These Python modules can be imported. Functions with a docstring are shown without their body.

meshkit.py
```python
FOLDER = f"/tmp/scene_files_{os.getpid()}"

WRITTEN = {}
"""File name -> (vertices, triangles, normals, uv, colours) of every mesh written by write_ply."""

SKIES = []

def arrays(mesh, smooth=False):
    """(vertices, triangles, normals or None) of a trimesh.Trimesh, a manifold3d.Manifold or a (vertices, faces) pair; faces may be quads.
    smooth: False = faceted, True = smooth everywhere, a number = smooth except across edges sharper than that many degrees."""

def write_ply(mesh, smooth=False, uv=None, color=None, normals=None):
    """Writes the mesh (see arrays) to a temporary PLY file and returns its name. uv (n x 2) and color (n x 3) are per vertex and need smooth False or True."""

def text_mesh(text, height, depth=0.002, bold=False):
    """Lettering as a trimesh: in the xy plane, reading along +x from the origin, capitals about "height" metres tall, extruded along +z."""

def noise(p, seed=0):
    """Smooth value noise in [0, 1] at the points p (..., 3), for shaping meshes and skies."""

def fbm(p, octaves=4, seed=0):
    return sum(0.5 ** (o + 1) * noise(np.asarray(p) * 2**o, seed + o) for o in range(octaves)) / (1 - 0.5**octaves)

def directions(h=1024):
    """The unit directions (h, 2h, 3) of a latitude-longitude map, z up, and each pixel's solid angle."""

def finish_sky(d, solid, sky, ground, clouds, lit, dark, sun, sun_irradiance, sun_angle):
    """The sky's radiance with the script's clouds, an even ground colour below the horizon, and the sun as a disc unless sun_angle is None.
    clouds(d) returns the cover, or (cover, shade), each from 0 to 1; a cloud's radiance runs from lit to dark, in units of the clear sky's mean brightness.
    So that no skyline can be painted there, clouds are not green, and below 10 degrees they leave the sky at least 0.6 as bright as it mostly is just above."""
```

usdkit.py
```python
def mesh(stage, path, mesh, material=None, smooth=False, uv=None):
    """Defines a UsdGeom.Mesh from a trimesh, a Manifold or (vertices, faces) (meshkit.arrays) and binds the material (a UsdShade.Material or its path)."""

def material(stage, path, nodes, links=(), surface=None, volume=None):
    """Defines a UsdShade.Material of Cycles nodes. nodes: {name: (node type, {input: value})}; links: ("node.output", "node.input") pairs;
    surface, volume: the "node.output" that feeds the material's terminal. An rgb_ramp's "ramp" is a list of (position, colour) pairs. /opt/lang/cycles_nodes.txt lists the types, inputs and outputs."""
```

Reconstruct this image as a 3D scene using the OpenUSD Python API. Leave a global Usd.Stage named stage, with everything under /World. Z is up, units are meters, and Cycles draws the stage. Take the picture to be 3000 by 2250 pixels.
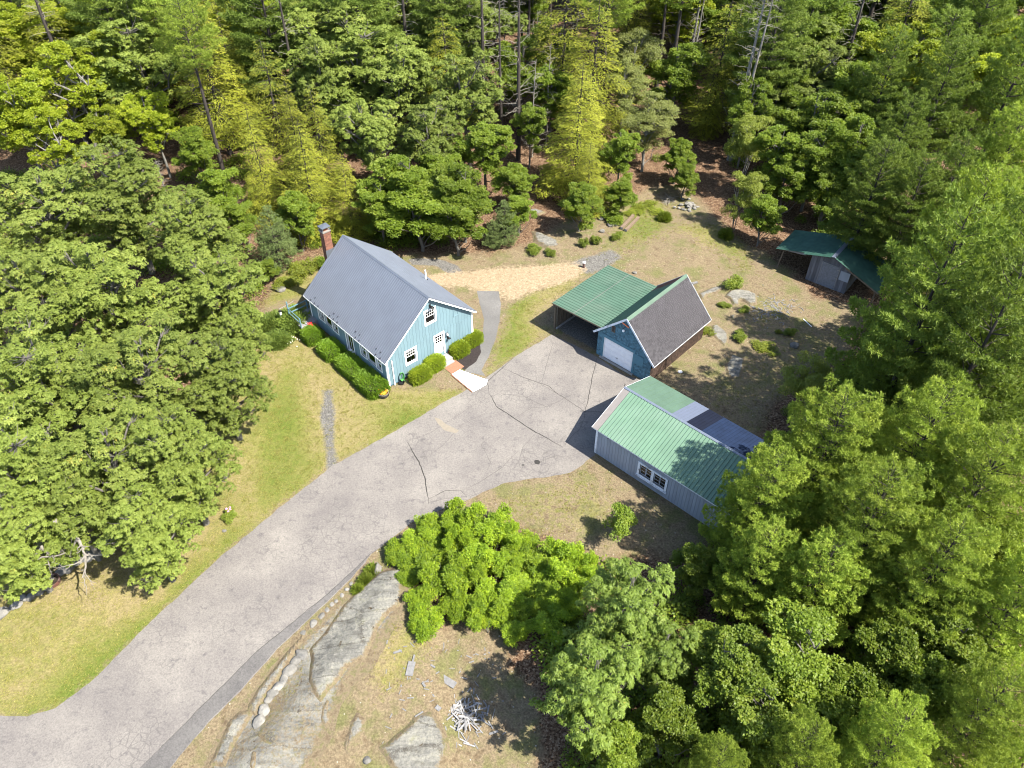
import math, random
import numpy as np, trimesh, shapely
from shapely.geometry import Polygon, LineString, Point, box as sbox
from shapely.ops import unary_union
from pxr import Usd, UsdGeom, UsdShade, UsdLux, Gf, Sdf, Vt
import usdkit, meshkit

# ------------------------------------------------------------------ camera, sky, sun, exposure
stage = Usd.Stage.CreateInMemory()
UsdGeom.SetStageUpAxis(stage, 'Z')
W = UsdGeom.Xform.Define(stage, '/World')
CAM_H, PITCH, FPX = 42.541, math.radians(42.941), 2276.0        # metres, down from level, focal length in pixels of the 3000 px wide photograph
SUN_AZ, SUN_EL = math.radians(120.0), math.radians(53.0)
EXPOSURE = 1.75
SUN_I, SKY_S = 1.22, 0.105
cam = UsdGeom.Camera.Define(stage, '/World/camera')
cam.AddTranslateOp().Set(Gf.Vec3d(0, 0, CAM_H))
cam.AddRotateXYZOp().Set(Gf.Vec3f(90 - math.degrees(PITCH), 0, 0))
cam.CreateHorizontalApertureAttr(36.0)
cam.CreateVerticalApertureAttr(27.0)
cam.CreateFocalLengthAttr(36.0 * FPX / 3000)
cam.CreateClippingRangeAttr(Gf.Vec2f(0.5, 5000))
cam.CreateExposureAttr(EXPOSURE)
sky_mat = usdkit.material(stage, '/World/Looks/sky', {
    's': ('sky_texture', dict(sky_type='single_scattering', sun_disc=False, sun_elevation=SUN_EL, sun_rotation=SUN_AZ, air_density=1.0, aerosol_density=1.2)),
    'b': ('background_shader', dict(strength=SKY_S))}, [('s.color', 'b.color')], surface='b.background')
dome = UsdLux.DomeLight.Define(stage, '/World/sky')
UsdShade.MaterialBindingAPI.Apply(dome.GetPrim()).Bind(sky_mat)
dome.GetPrim().SetCustomDataByKey('kind', 'structure')
sun = UsdLux.DistantLight.Define(stage, '/World/sun')
sun.CreateNormalizeAttr(True); sun.CreateIntensityAttr(SUN_I); sun.CreateAngleAttr(0.5); sun.CreateColorAttr(Gf.Vec3f(1.0, 0.95, 0.86))
sun.AddRotateXYZOp().Set(Gf.Vec3f(90 - math.degrees(SUN_EL), 0, 180 - math.degrees(SUN_AZ)))

# ------------------------------------------------------------------ helpers
used = {}
def numbered(path):
    n = used.get(path, 0); used[path] = n + 1
    return path if n == 0 else f'{path}_{n:03d}'
def tag(o, label=None, cat=None, group=None, kind=None):
    p = o.GetPrim() if hasattr(o, 'GetPrim') else o
    for k, v in (('label', label), ('category', cat), ('group', group), ('kind', kind)):
        if v: p.SetCustomDataByKey(k, v)
    return o
def thing(name, label, cat, loc=(0, 0, 0), rz=0.0, group=None, sc=None):
    x = UsdGeom.Xform.Define(stage, numbered('/World/' + name))
    x.AddTranslateOp().Set(Gf.Vec3d(*map(float, loc))); x.AddRotateZOp().Set(float(math.degrees(rz)))
    if sc is not None: x.AddScaleOp().Set(Gf.Vec3f(*map(float, sc)))
    tag(x, label, cat, group)
    return x
def part(parent, name, mesh, m, smooth=False, label=None, kind=None):
    base = str(parent.GetPath()) if parent is not None else '/World'
    o = usdkit.mesh(stage, numbered(f'{base}/{name}'), mesh, m, smooth)
    sizes = getattr(mesh, 'sizes', None); TONE_RG[0] = (TONE_RG[0] * 1103515245 + 12345) % 2147483648
    pv = UsdGeom.PrimvarsAPI(o)
    if kind == 'stuff' and sizes is not None and not smooth:
        t_ = np.random.default_rng(len(sizes)).random(len(sizes)); pv.CreatePrimvar('tone', Sdf.ValueTypeNames.FloatArray, 'vertex').Set(Vt.FloatArray.FromNumpy(np.repeat(t_, sizes).astype(np.float32)))
    else:
        pv.CreatePrimvar('tone', Sdf.ValueTypeNames.FloatArray, 'constant').Set(Vt.FloatArray([TONE_RG[0] / 2147483648.0]))
    if label or kind: tag(o, label, None, None, kind)
    return o
TONE_RG = [12345]
class Geo(tuple): pass
class MB:
    """collects shapes into one mesh"""
    def __init__(s): s.v, s.f, s.n = [], [], 0
    def add(s, v, f):
        v = np.asarray(v, float); f = np.asarray(f, int)
        if f.shape[1] == 4: f = np.vstack([f[:, [0, 1, 2]], f[:, [0, 2, 3]]])
        s.v.append(v); s.f.append(f + s.n); s.n += len(v); return s
    def tm(s, m): return s.add(m.vertices, m.faces)
    def box(s, x0, x1, y0, y1, z0, z1):
        v = np.array([[x, y, z] for z in (z0, z1) for y in (y0, y1) for x in (x0, x1)])
        return s.add(v, [[0, 2, 3, 1], [4, 5, 7, 6], [0, 1, 5, 4], [2, 6, 7, 3], [0, 4, 6, 2], [1, 3, 7, 5]])
    def bar(s, a, b, w, h=None, up=(0, 0, 1)):
        """a beam of section w x h from a to b"""
        a, b = np.asarray(a, float), np.asarray(b, float); h = w if h is None else h
        d = b - a; d /= np.linalg.norm(d); r = np.cross(d, up)
        if np.linalg.norm(r) < 1e-4: r = np.cross(d, (1, 0, 0))
        r /= np.linalg.norm(r); u = np.cross(r, d)
        v = [p + r * w / 2 * i + u * h / 2 * j for p in (a, b) for j in (-1, 1) for i in (-1, 1)]
        return s.add(v, [[0, 1, 3, 2], [4, 6, 7, 5], [0, 4, 5, 1], [2, 3, 7, 6], [0, 2, 6, 4], [1, 5, 7, 3]])
    def tube(s, pts, rad, sides=6):
        v, f = tube(pts, rad, sides); return s.add(v, f)
    def get(s):
        g = Geo((np.vstack(s.v), np.vstack(s.f))); g.sizes = [len(v) for v in s.v]; return g
def tube(points, radii, sides=6, cap=True):
    p = np.asarray(points, float); t = np.gradient(p, axis=0); t /= np.linalg.norm(t, axis=1, keepdims=True) + 1e-12
    a = np.cross(t, np.where(np.abs(t[:, 2:]) < .9, [0, 0, 1.], [1., 0, 0])); a /= np.linalg.norm(a, axis=1, keepdims=True) + 1e-12
    b = np.cross(t, a); ang = np.arange(sides) * 2 * np.pi / sides
    v = p[:, None] + np.broadcast_to(radii, (len(p),))[:, None, None] * (np.cos(ang)[None, :, None] * a[:, None] + np.sin(ang)[None, :, None] * b[:, None])
    i, j = np.meshgrid(np.arange(len(p) - 1), np.arange(sides), indexing='ij')
    q = np.stack([i * sides + j, i * sides + (j + 1) % sides, (i + 1) * sides + (j + 1) % sides, (i + 1) * sides + j], -1).reshape(-1, 4)
    f = np.vstack([q[:, [0, 1, 2]], q[:, [0, 2, 3]]]); v = v.reshape(-1, 3)
    if cap:
        n = len(v); v = np.vstack([v, p[-1]]); k = (len(p) - 1) * sides
        f = np.vstack([f, [[k + j, k + (j + 1) % sides, n] for j in range(sides)]])
    return v, f

# ------------------------------------------------------------------ materials
def C(*c): return np.array(c, float)
ALB = .46      # overall reflectance of paints, stone and wood under this exposure
def mat(name, col, rough=.7, var=.15, scale=6, bump=0., bscale=40, island=0., spec=.3, metallic=0., stretch=None, col2=None, obj=False, mix2=(.45, .7), bdist=.01):
    """a surface with soft mottling; col2 adds a second colour in patches; island varies the tone from piece to piece"""
    col = C(*col) * (ALB if max(col) < .6 else .97); col2 = None if col2 is None else tuple(np.array(col2) * ALB); n = {'g': ('geometry', {}), 'tc': ('texture_coordinate', {}), 'mp': ('mapping', dict(scale=stretch or (1, 1, 1))), 'n': ('noise_texture', dict(scale=scale, detail=5, roughness=.6)),
         'r': ('rgb_ramp', {'ramp': [(.25, col * (1 - var)), (.75, np.minimum(col * (1 + var), .95))]}), 'p': ('principled_bsdf', dict(roughness=rough, specular_ior_level=spec, metallic=metallic))}
    l = [('tc.object' if obj else 'g.position', 'mp.vector'), ('mp.vector', 'n.vector'), ('n.fac', 'r.fac')]; out = 'r.color'
    if col2 is not None:
        n['n2'] = ('noise_texture', dict(scale=scale * .35, detail=6, roughness=.65)); n['mr'] = ('map_range', dict(from_min=mix2[0], from_max=mix2[1], clamp=True)); n['mx'] = ('mix', dict(color2=col2))
        l += [('mp.vector', 'n2.vector'), ('n2.fac', 'mr.value'), ('mr.result', 'mx.fac'), (out, 'mx.color1')]; out = 'mx.color'
    if island:
        n['ir'] = ('rgb_ramp', {'ramp': [(0, C(1, 1, 1) * (1 - island)), (1, C(1, 1, 1) * (1 + island))]}); n['mi'] = ('mix', dict(mix_type='multiply', fac=1.0)); n['ta'] = ('attribute', dict(attribute='tone'))
        l += [('ta.fac', 'ir.fac'), (out, 'mi.color1'), ('ir.color', 'mi.color2')]; out = 'mi.color'
    l.append((out, 'p.base_color'))
    if bump:
        n['bn'] = ('noise_texture', dict(scale=bscale, detail=4)); n['bp'] = ('bump', dict(strength=bump, distance=bdist))
        l += [('mp.vector', 'bn.vector'), ('bn.fac', 'bp.height'), ('bp.normal', 'p.normal')]
    return usdkit.material(stage, '/World/Looks/' + name, n, l, surface='p.BSDF')
LEAF = 1.06      # thin leaves: the closure mix shares this between reflection and transmission
def leafmat(name, ramp, trans=.35, tcol=1.25, rough=.45, spec=.3, tonefac=.5, hue=0.0):
    """leaves: tone per leaf and clump (attribute tone) and per tree; part of the light passes through"""
    ramp = [(p_, tuple(np.array(c_) * LEAF)) for p_, c_ in ramp]
    n = {'g': ('geometry', {}), 'a': ('attribute', dict(attribute='tone')), 'oi': ('object_info', {}), 
         'r': ('rgb_ramp', {'ramp': ramp}), 'hs': ('hsv', dict(hue=.5, saturation=1, value=1.0)), 'vr': ('map_range', dict(from_min=0, from_max=1, to_min=.82, to_max=1.18)),
         'p': ('principled_bsdf', dict(roughness=rough, specular_ior_level=spec)), 'tc': ('mix', dict(mix_type='multiply', fac=1.0, color2=C(1.15, 1.2, .55) * tcol)), 't': ('translucent_bsdf', {}), 'mx': ('mix_closure', dict(fac=trans))}
    l = [('a.fac', 'r.fac'), ('r.color', 'hs.color'), ('oi.random', 'vr.value'), ('vr.result', 'hs.value'),
         ('hs.color', 'p.base_color'), ('hs.color', 'tc.color1'), ('tc.color', 't.color'), ('p.BSDF', 'mx.closure1'), ('t.BSDF', 'mx.closure2')]
    return usdkit.material(stage, '/World/Looks/' + name, n, l, surface='mx.closure')

L = {}
L['oak_leaf'] = leafmat('oak_leaf', [(0, (0.062, 0.0896, 0.0116)), (0.5, (0.1298, 0.1667, 0.0288)), (0.93, (0.1975, 0.2298, 0.0499)), (1, (0.316, 0.2414, 0.0384))], trans=.32, rough=.55, spec=.22)
L['oak_leaf_bright'] = leafmat('oak_leaf_bright', [(0, (0.057, 0.09, 0.0099)), (0.5, (0.1188, 0.1702, 0.0257)), (0.95, (0.1806, 0.2302, 0.0463)), (1, (0.2091, 0.1101, 0.0214))], trans=.32, rough=.5, spec=.28)
L['maple_leaf'] = leafmat('maple_leaf', [(0, (0.095, 0.1321, 0.0076)), (0.5, (0.19, 0.2348, 0.0142)), (0.92, (0.2755, 0.2935, 0.0238)), (1, (0.342, 0.2348, 0.019))], trans=.42, rough=.5)
L['green_leaf'] = leafmat('green_leaf', [(0, (0.0598, 0.092, 0.0092)), (0.5, (0.1196, 0.1702, 0.0166)), (0.93, (0.184, 0.2208, 0.0276)), (1, (0.3036, 0.2392, 0.023))], trans=.4, rough=.45)
L['hemlock_leaf'] = leafmat('hemlock_leaf', [(0, (0.0864, 0.105, 0.0123)), (0.5, (0.1852, 0.2038, 0.0222)), (1, (0.2964, 0.2902, 0.0346))], trans=.3, rough=.6, spec=.2)
L['pine_needle'] = leafmat('pine_needle', [(0, (0.075, 0.1187, 0.0163)), (0.5, (0.1812, 0.2438, 0.0325)), (1, (0.3125, 0.3625, 0.0562))], trans=.3, rough=.6, spec=.2)
L['pine_needle_dark'] = leafmat('pine_needle_dark', [(0, (0.0575, 0.092, 0.0149)), (0.5, (0.115, 0.161, 0.0276)), (1, (0.1898, 0.2357, 0.0414))], trans=.3, rough=.6, spec=.2)
L['spruce_needle'] = leafmat('spruce_needle', [(0, (0.06, 0.09, 0.028)), (0.5, (0.12, 0.16, 0.052)), (1, (0.18, 0.215, 0.072))], trans=.2, rough=.65, spec=.2)
L['birch_leaf'] = leafmat('birch_leaf', [(0, (0.09, 0.115, 0.014)), (0.5, (0.165, 0.195, 0.03)), (1, (0.25, 0.27, 0.055))], trans=.4, rough=.45)
L['grey_leaf'] = leafmat('grey_leaf', [(0, (0.095, 0.115, 0.028)), (0.5, (0.16, 0.18, 0.05)), (1, (0.25, 0.255, 0.08))], trans=.35, rough=.5)
L['thicket_leaf'] = leafmat('thicket_leaf', [(0, (0.061, 0.1065, 0.0073)), (0.4, (0.1342, 0.2071, 0.0122)), (0.75, (0.2318, 0.3136, 0.0171)), (0.95, (0.3294, 0.3669, 0.022)), (1, (0.366, 0.2603, 0.0366))], trans=.38, rough=.5)
L['yew_leaf'] = leafmat('yew_leaf', [(0, (0.05, 0.11, 0.008)), (0.5, (0.11, 0.19, 0.012)), (1, (0.18, 0.26, 0.018))], trans=.2, rough=.5)
L['gold_leaf'] = leafmat('gold_leaf', [(0, (.085, .13, .01)), (.5, (.165, .22, .015)), (1, (.27, .29, .02))], trans=.25, rough=.5)
L['juniper_leaf'] = leafmat('juniper_leaf', [(0, (.05, .085, .014)), (.5, (.1, .145, .024)), (1, (.16, .19, .03))], trans=.2, rough=.55)
L['fern_leaf'] = leafmat('fern_leaf', [(0, (.06, .09, .01)), (.5, (.12, .16, .02)), (1, (.2, .22, .035))], trans=.35)
L['weed_leaf'] = leafmat('weed_leaf', [(0, (.08, .11, .012)), (.5, (.15, .18, .022)), (1, (.24, .24, .03))], trans=.35)
L['grass_blade'] = leafmat('grass_blade', [(0, (.10, .115, .022)), (.45, (.17, .165, .04)), (1, (.30, .25, .09))], trans=.25, rough=.7, spec=.1)
L['bark_grey'] = mat('bark_grey', (.23, .21, .18), .9, .35, 7, .6, 25, stretch=(1, 1, .25))
L['bark_dark'] = mat('bark_dark', (.085, .07, .06), .9, .35, 7, .6, 25, stretch=(1, 1, .25))
L['bark_pale'] = mat('bark_pale', (.36, .34, .30), .9, .3, 9, .4, 25, stretch=(1, 1, .4), col2=(.13, .12, .1))
L['dead_wood'] = mat('dead_wood', (.40, .36, .30), .9, .3, 9, .3, 30)
L['white_trim'] = mat('white_trim', (.80, .79, .76), .5, .05, 3)
L['white_mat'] = mat('white_mat', (.86, .85, .83), .7, .03, 3, .2, 60)
L['house_blue'] = mat('house_blue', (.285, .44, .50), .65, .10, 2.5, .25, 90, island=.05, stretch=(1, 1, .15))
L['house_blue_dark'] = mat('house_blue_dark', (.10, .22, .30), .65, .1, 3)
L['house_roof'] = mat('house_roof', (.285, .32, .385), .5, .08, .9, spec=.5, metallic=.3)
L['snow_guard'] = mat('snow_guard', (.06, .065, .08), .5, .05)
L['glass'] = usdkit.material(stage, '/World/Looks/glass', {'f': ('fresnel', dict(IOR=1.5)), 't': ('transparent_bsdf', dict(color=(.82, .86, .86))), 'g': ('glossy_bsdf', dict(color=(.9, .9, .9), roughness=.02)), 'm': ('mix_closure', {})},
                             [('f.fac', 'm.fac'), ('t.BSDF', 'm.closure1'), ('g.BSDF', 'm.closure2')], surface='m.closure')
L['interior'] = mat('interior', (.25, .23, .2), .9, .1, 2)
L['curtain'] = mat('curtain', (.7, .68, .63), .9, .06, 6, stretch=(6, 6, .5))
L['brick'] = mat('brick', (.36, .16, .10), .85, .2, 9, .3, 60, island=.3)
L['mortar'] = mat('mortar', (.42, .38, .33), .9, .15, 12)
L['path_brick'] = mat('path_brick', (.40, .20, .12), .85, .2, 9, .3, 60, island=.28)
L['flashing'] = mat('flashing', (.45, .48, .52), .35, .1, 5, metallic=.7)
L['black_iron'] = mat('black_iron', (.02, .02, .022), .5, .1)
L['pvc'] = mat('pvc', (.78, .78, .76), .4, .03)
L['garage_blue'] = mat('garage_blue', (.12, .26, .335), .75, .22, 5, .3, 60, island=.38)
L['garage_trim_blue'] = mat('garage_trim_blue', (.13, .31, .40), .65, .12, 4)
L['garage_door'] = mat('garage_door', (.68, .66, .66), .5, .05, 2.5)
L['asphalt_shingle'] = mat('asphalt_shingle', (.105, .100, .108), .95, .25, 5, .5, 60, island=.24, spec=.1)
L['brown_shingle'] = mat('brown_shingle', (.075, .045, .032), .9, .3, 6, .4, 60, island=.5)
L['green_metal'] = mat('green_metal', (.12, .225, .155), .55, .16, .8, spec=.3, col2=(.165, .25, .18))
L['green_metal_pale'] = mat('green_metal_pale', (.215, .37, .255), .55, .14, .7, spec=.3, col2=(.27, .42, .31))
L['green_metal_mid'] = mat('green_metal_mid', (.14, .235, .165), .55, .14, .8, spec=.35)
L['green_metal_old'] = mat('green_metal_old', (.05, .145, .105), .6, .25, 3, col2=(.075, .19, .14))
L['rust_metal'] = mat('rust_metal', (.20, .09, .065), .7, .3, 4, col2=(.33, .31, .3))
L['white_metal'] = mat('white_metal', (.185, .22, .31), .7, .06, 2)
L['navy_metal'] = mat('navy_metal', (.010, .015, .036), .7, .2, 2, spec=.2)
L['blue_metal'] = mat('blue_metal', (.018, .036, .090), .7, .25, 1.2, spec=.2)
L['tan_metal'] = mat('tan_metal', (.34, .31, .29), .6, .1, 3)
L['ridge_metal'] = mat('ridge_metal', (.34, .39, .50), .4, .1, 3, metallic=.4)
L['barn_siding'] = mat('barn_siding', (.46, .50, .57), .7, .10, 2, .2, 60, island=.08, stretch=(1, 1, .2))
L['barn_trim'] = mat('barn_trim', (.55, .57, .60), .7, .2, 8, .3, 40, col2=(.38, .36, .34), mix2=(.52, .7))
L['old_board'] = mat('old_board', (.20, .20, .22), .9, .3, 5, .5, 40, island=.3, stretch=(1, 1, .15))
L['old_door'] = mat('old_door', (.27, .28, .31), .9, .25, 7, .5, 50)
L['old_wood'] = mat('old_wood', (.22, .17, .12), .9, .3, 8, .5, 40)
L['beam_wood'] = mat('beam_wood', (.30, .22, .15), .9, .35, 6, .5, 40)
L['deck_board'] = mat('deck_board', (.42, .41, .42), .85, .15, 6, .3, 50, island=.15)
L['rail_blue'] = mat('rail_blue', (.22, .40, .47), .6, .1, 4)
L['scrap_wood'] = mat('scrap_wood', (.44, .43, .42), .9, .25, 8, .3, 40, island=.3)
L['hose_green'] = mat('hose_green', (.14, .5, .12), .45, .05)
L['black_plastic'] = mat('black_plastic', (.03, .03, .035), .4, .05)
L['terracotta'] = mat('terracotta', (.42, .17, .09), .8, .1)
L['barrel_wood'] = mat('barrel_wood', (.30, .26, .21), .85, .2, 9, .4, 40, island=.2)
L['soil'] = mat('soil', (.06, .045, .03), .95, .3, 12, .6, 50)
L['orange_flower'] = mat('orange_flower', (.75, .30, .02), .6, .2, 9, island=.3)
L['red_flower'] = mat('red_flower', (.65, .03, .03), .6, .2, 9, island=.3)
L['pink_flower'] = mat('pink_flower', (.75, .28, .5), .6, .2, 9, island=.2)
L['white_flower'] = mat('white_flower', (.75, .72, .6), .6, .1, 9, island=.2)
L['orange_paint'] = mat('orange_paint', (.75, .2, .08), .5, .1)
L['mulch'] = mat('mulch', (.055, .042, .038), .95, .5, 18, 1.0, 45, col2=(.03, .022, .02), bdist=.03)
L['stone'] = mat('stone', (.36, .34, .30), .9, .3, 4, .8, 12, island=.2, col2=(.19, .185, .175), bdist=.05)
L['step_stone'] = mat('step_stone', (.52, .50, .47), .85, .1, 5, .2, 40)
# ------------------------------------------------------------------ picture <-> ground (used only to read positions off the photograph; px in a 2212-wide view of it)
_c, _s = math.cos(PITCH), math.sin(PITCH)
def fbm(x, y, s, seed, o=4): return meshkit.fbm(np.stack([np.asarray(x, float) * s, np.asarray(y, float) * s, np.zeros_like(np.asarray(x, float)) + .37], -1), o, seed)
def sstep(a, b, x): t = np.clip((x - a) / (b - a), 0, 1); return t * t * (3 - 2 * t)
def flat_at(px, py, z=0.0):
    k = 3000 / 2212; x = (px * k - 1500) / FPX; y = -(py * k - 1125) / FPX
    d = np.array([x, _c + y * _s, -_s + y * _c]); t = (z - CAM_H) / d[2]
    return np.array([0, 0, CAM_H]) + t * d
def ppoly(pts): return Polygon([flat_at(*p)[:2] for p in pts])
DRIVE = Polygon([flat_at(*p)[:2] for p in [(1070, 803), (1110, 772), (1192, 724), (1240, 745), (1290, 772), (1350, 812), (1420, 830)]] + [(8.6, 43.6), (6.2, 38.3), (5.6, 37.7)] +
        [flat_at(*p)[:2] for p in [(1262, 1001), (1230, 1022), (1180, 1031), (1100, 1041), (1050, 1060), (1008, 1082), (960, 1098), (900, 1122), (850, 1160), (800, 1200), (760, 1250), (700, 1308), (600, 1402), (520, 1492), (450, 1562), (362, 1665), (180, 1900), (-60, 2300)]] +
        [flat_at(*p)[:2] for p in [(-700, 2300), (-420, 1720), (-150, 1560), (0, 1546), (60, 1548), (120, 1531), (200, 1470), (330, 1340), (480, 1200), (600, 1100), (720, 1005), (830, 945), (900, 905), (960, 868), (1004, 845)]])
HX, HY, HA = -9.807, 45.307, math.radians(42.137)
GX, GY, GA = 7.071, 49.503, math.radians(-43.16)
BX, BY, BA = 6.086, 38.366, math.radians(-133.30)
SX, SY, SA = 27.57, 60.24, math.radians(-39.135)
def loc2w(X, Y, A, u, v): return np.array([X + u * math.cos(A) - v * math.sin(A), Y + u * math.sin(A) + v * math.cos(A)])
def foot(X, Y, A, u0, u1, v0, v1): return Polygon([loc2w(X, Y, A, *p) for p in ((u0, v0), (u1, v0), (u1, v1), (u0, v1))])
FOOT = unary_union([foot(HX, HY, HA, -.5, 9.4, -.5, 12.5), foot(GX, GY, GA, -5.2, 6, -.5, 8.4), foot(BX, BY, BA, -7, .6, -.5, 11.5), foot(SX, SY, SA, -3.8, 4.6, -.6, 4.8)])
FLAT = unary_union([DRIVE, FOOT]).buffer(1.0).simplify(.1)
LEDGE = ppoly([(800, 1225), (870, 1205), (960, 1300), (1000, 1500), (1020, 1720), (420, 1760), (480, 1620), (620, 1470), (740, 1330)])
def height(x, y):
    x, y = np.asarray(x, float), np.asarray(y, float); p = shapely.points(x, y)
    d = shapely.distance(p, FLAT); w = sstep(0, 5, d)
    z = w * ((fbm(x, y, .12, 3) - .5) * .9 + (fbm(x, y, .6, 5) - .5) * .16)
    z = z + 3.2 * sstep(74, 135, y) + 1.0 * sstep(2, 9, shapely.distance(p, YARD)) * 0
    inl = shapely.distance(p, LEDGE.exterior) * np.where(shapely.contains(LEDGE, p), 1, 0)
    return z + .55 * sstep(0, 2.2, inl)
YARD = ppoly([(-200, 1230), (250, 1000), (430, 900), (520, 740), (560, 660), (610, 585), (690, 555), (860, 548), (1000, 548), (1130, 533), (1200, 500), (1310, 440), (1420, 400), (1490, 405), (1540, 470), (1600, 520), (1660, 545), (1720, 600), (1760, 640), (1880, 660), (1840, 760), (1740, 800), (1660, 880), (1650, 950), (1600, 1150), (1480, 1200), (1280, 1200), (1020, 1110), (900, 1120), (880, 1190), (900, 1340), (1080, 1350), (1150, 1480), (1200, 1800), (-300, 1900)])
def at(px, py, dz=0.0):
    z = 0.0
    for _ in range(6):
        p = flat_at(px, py, z + dz); z = float(height(p[0], p[1]))
    return np.array([p[0], p[1], z])

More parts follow.
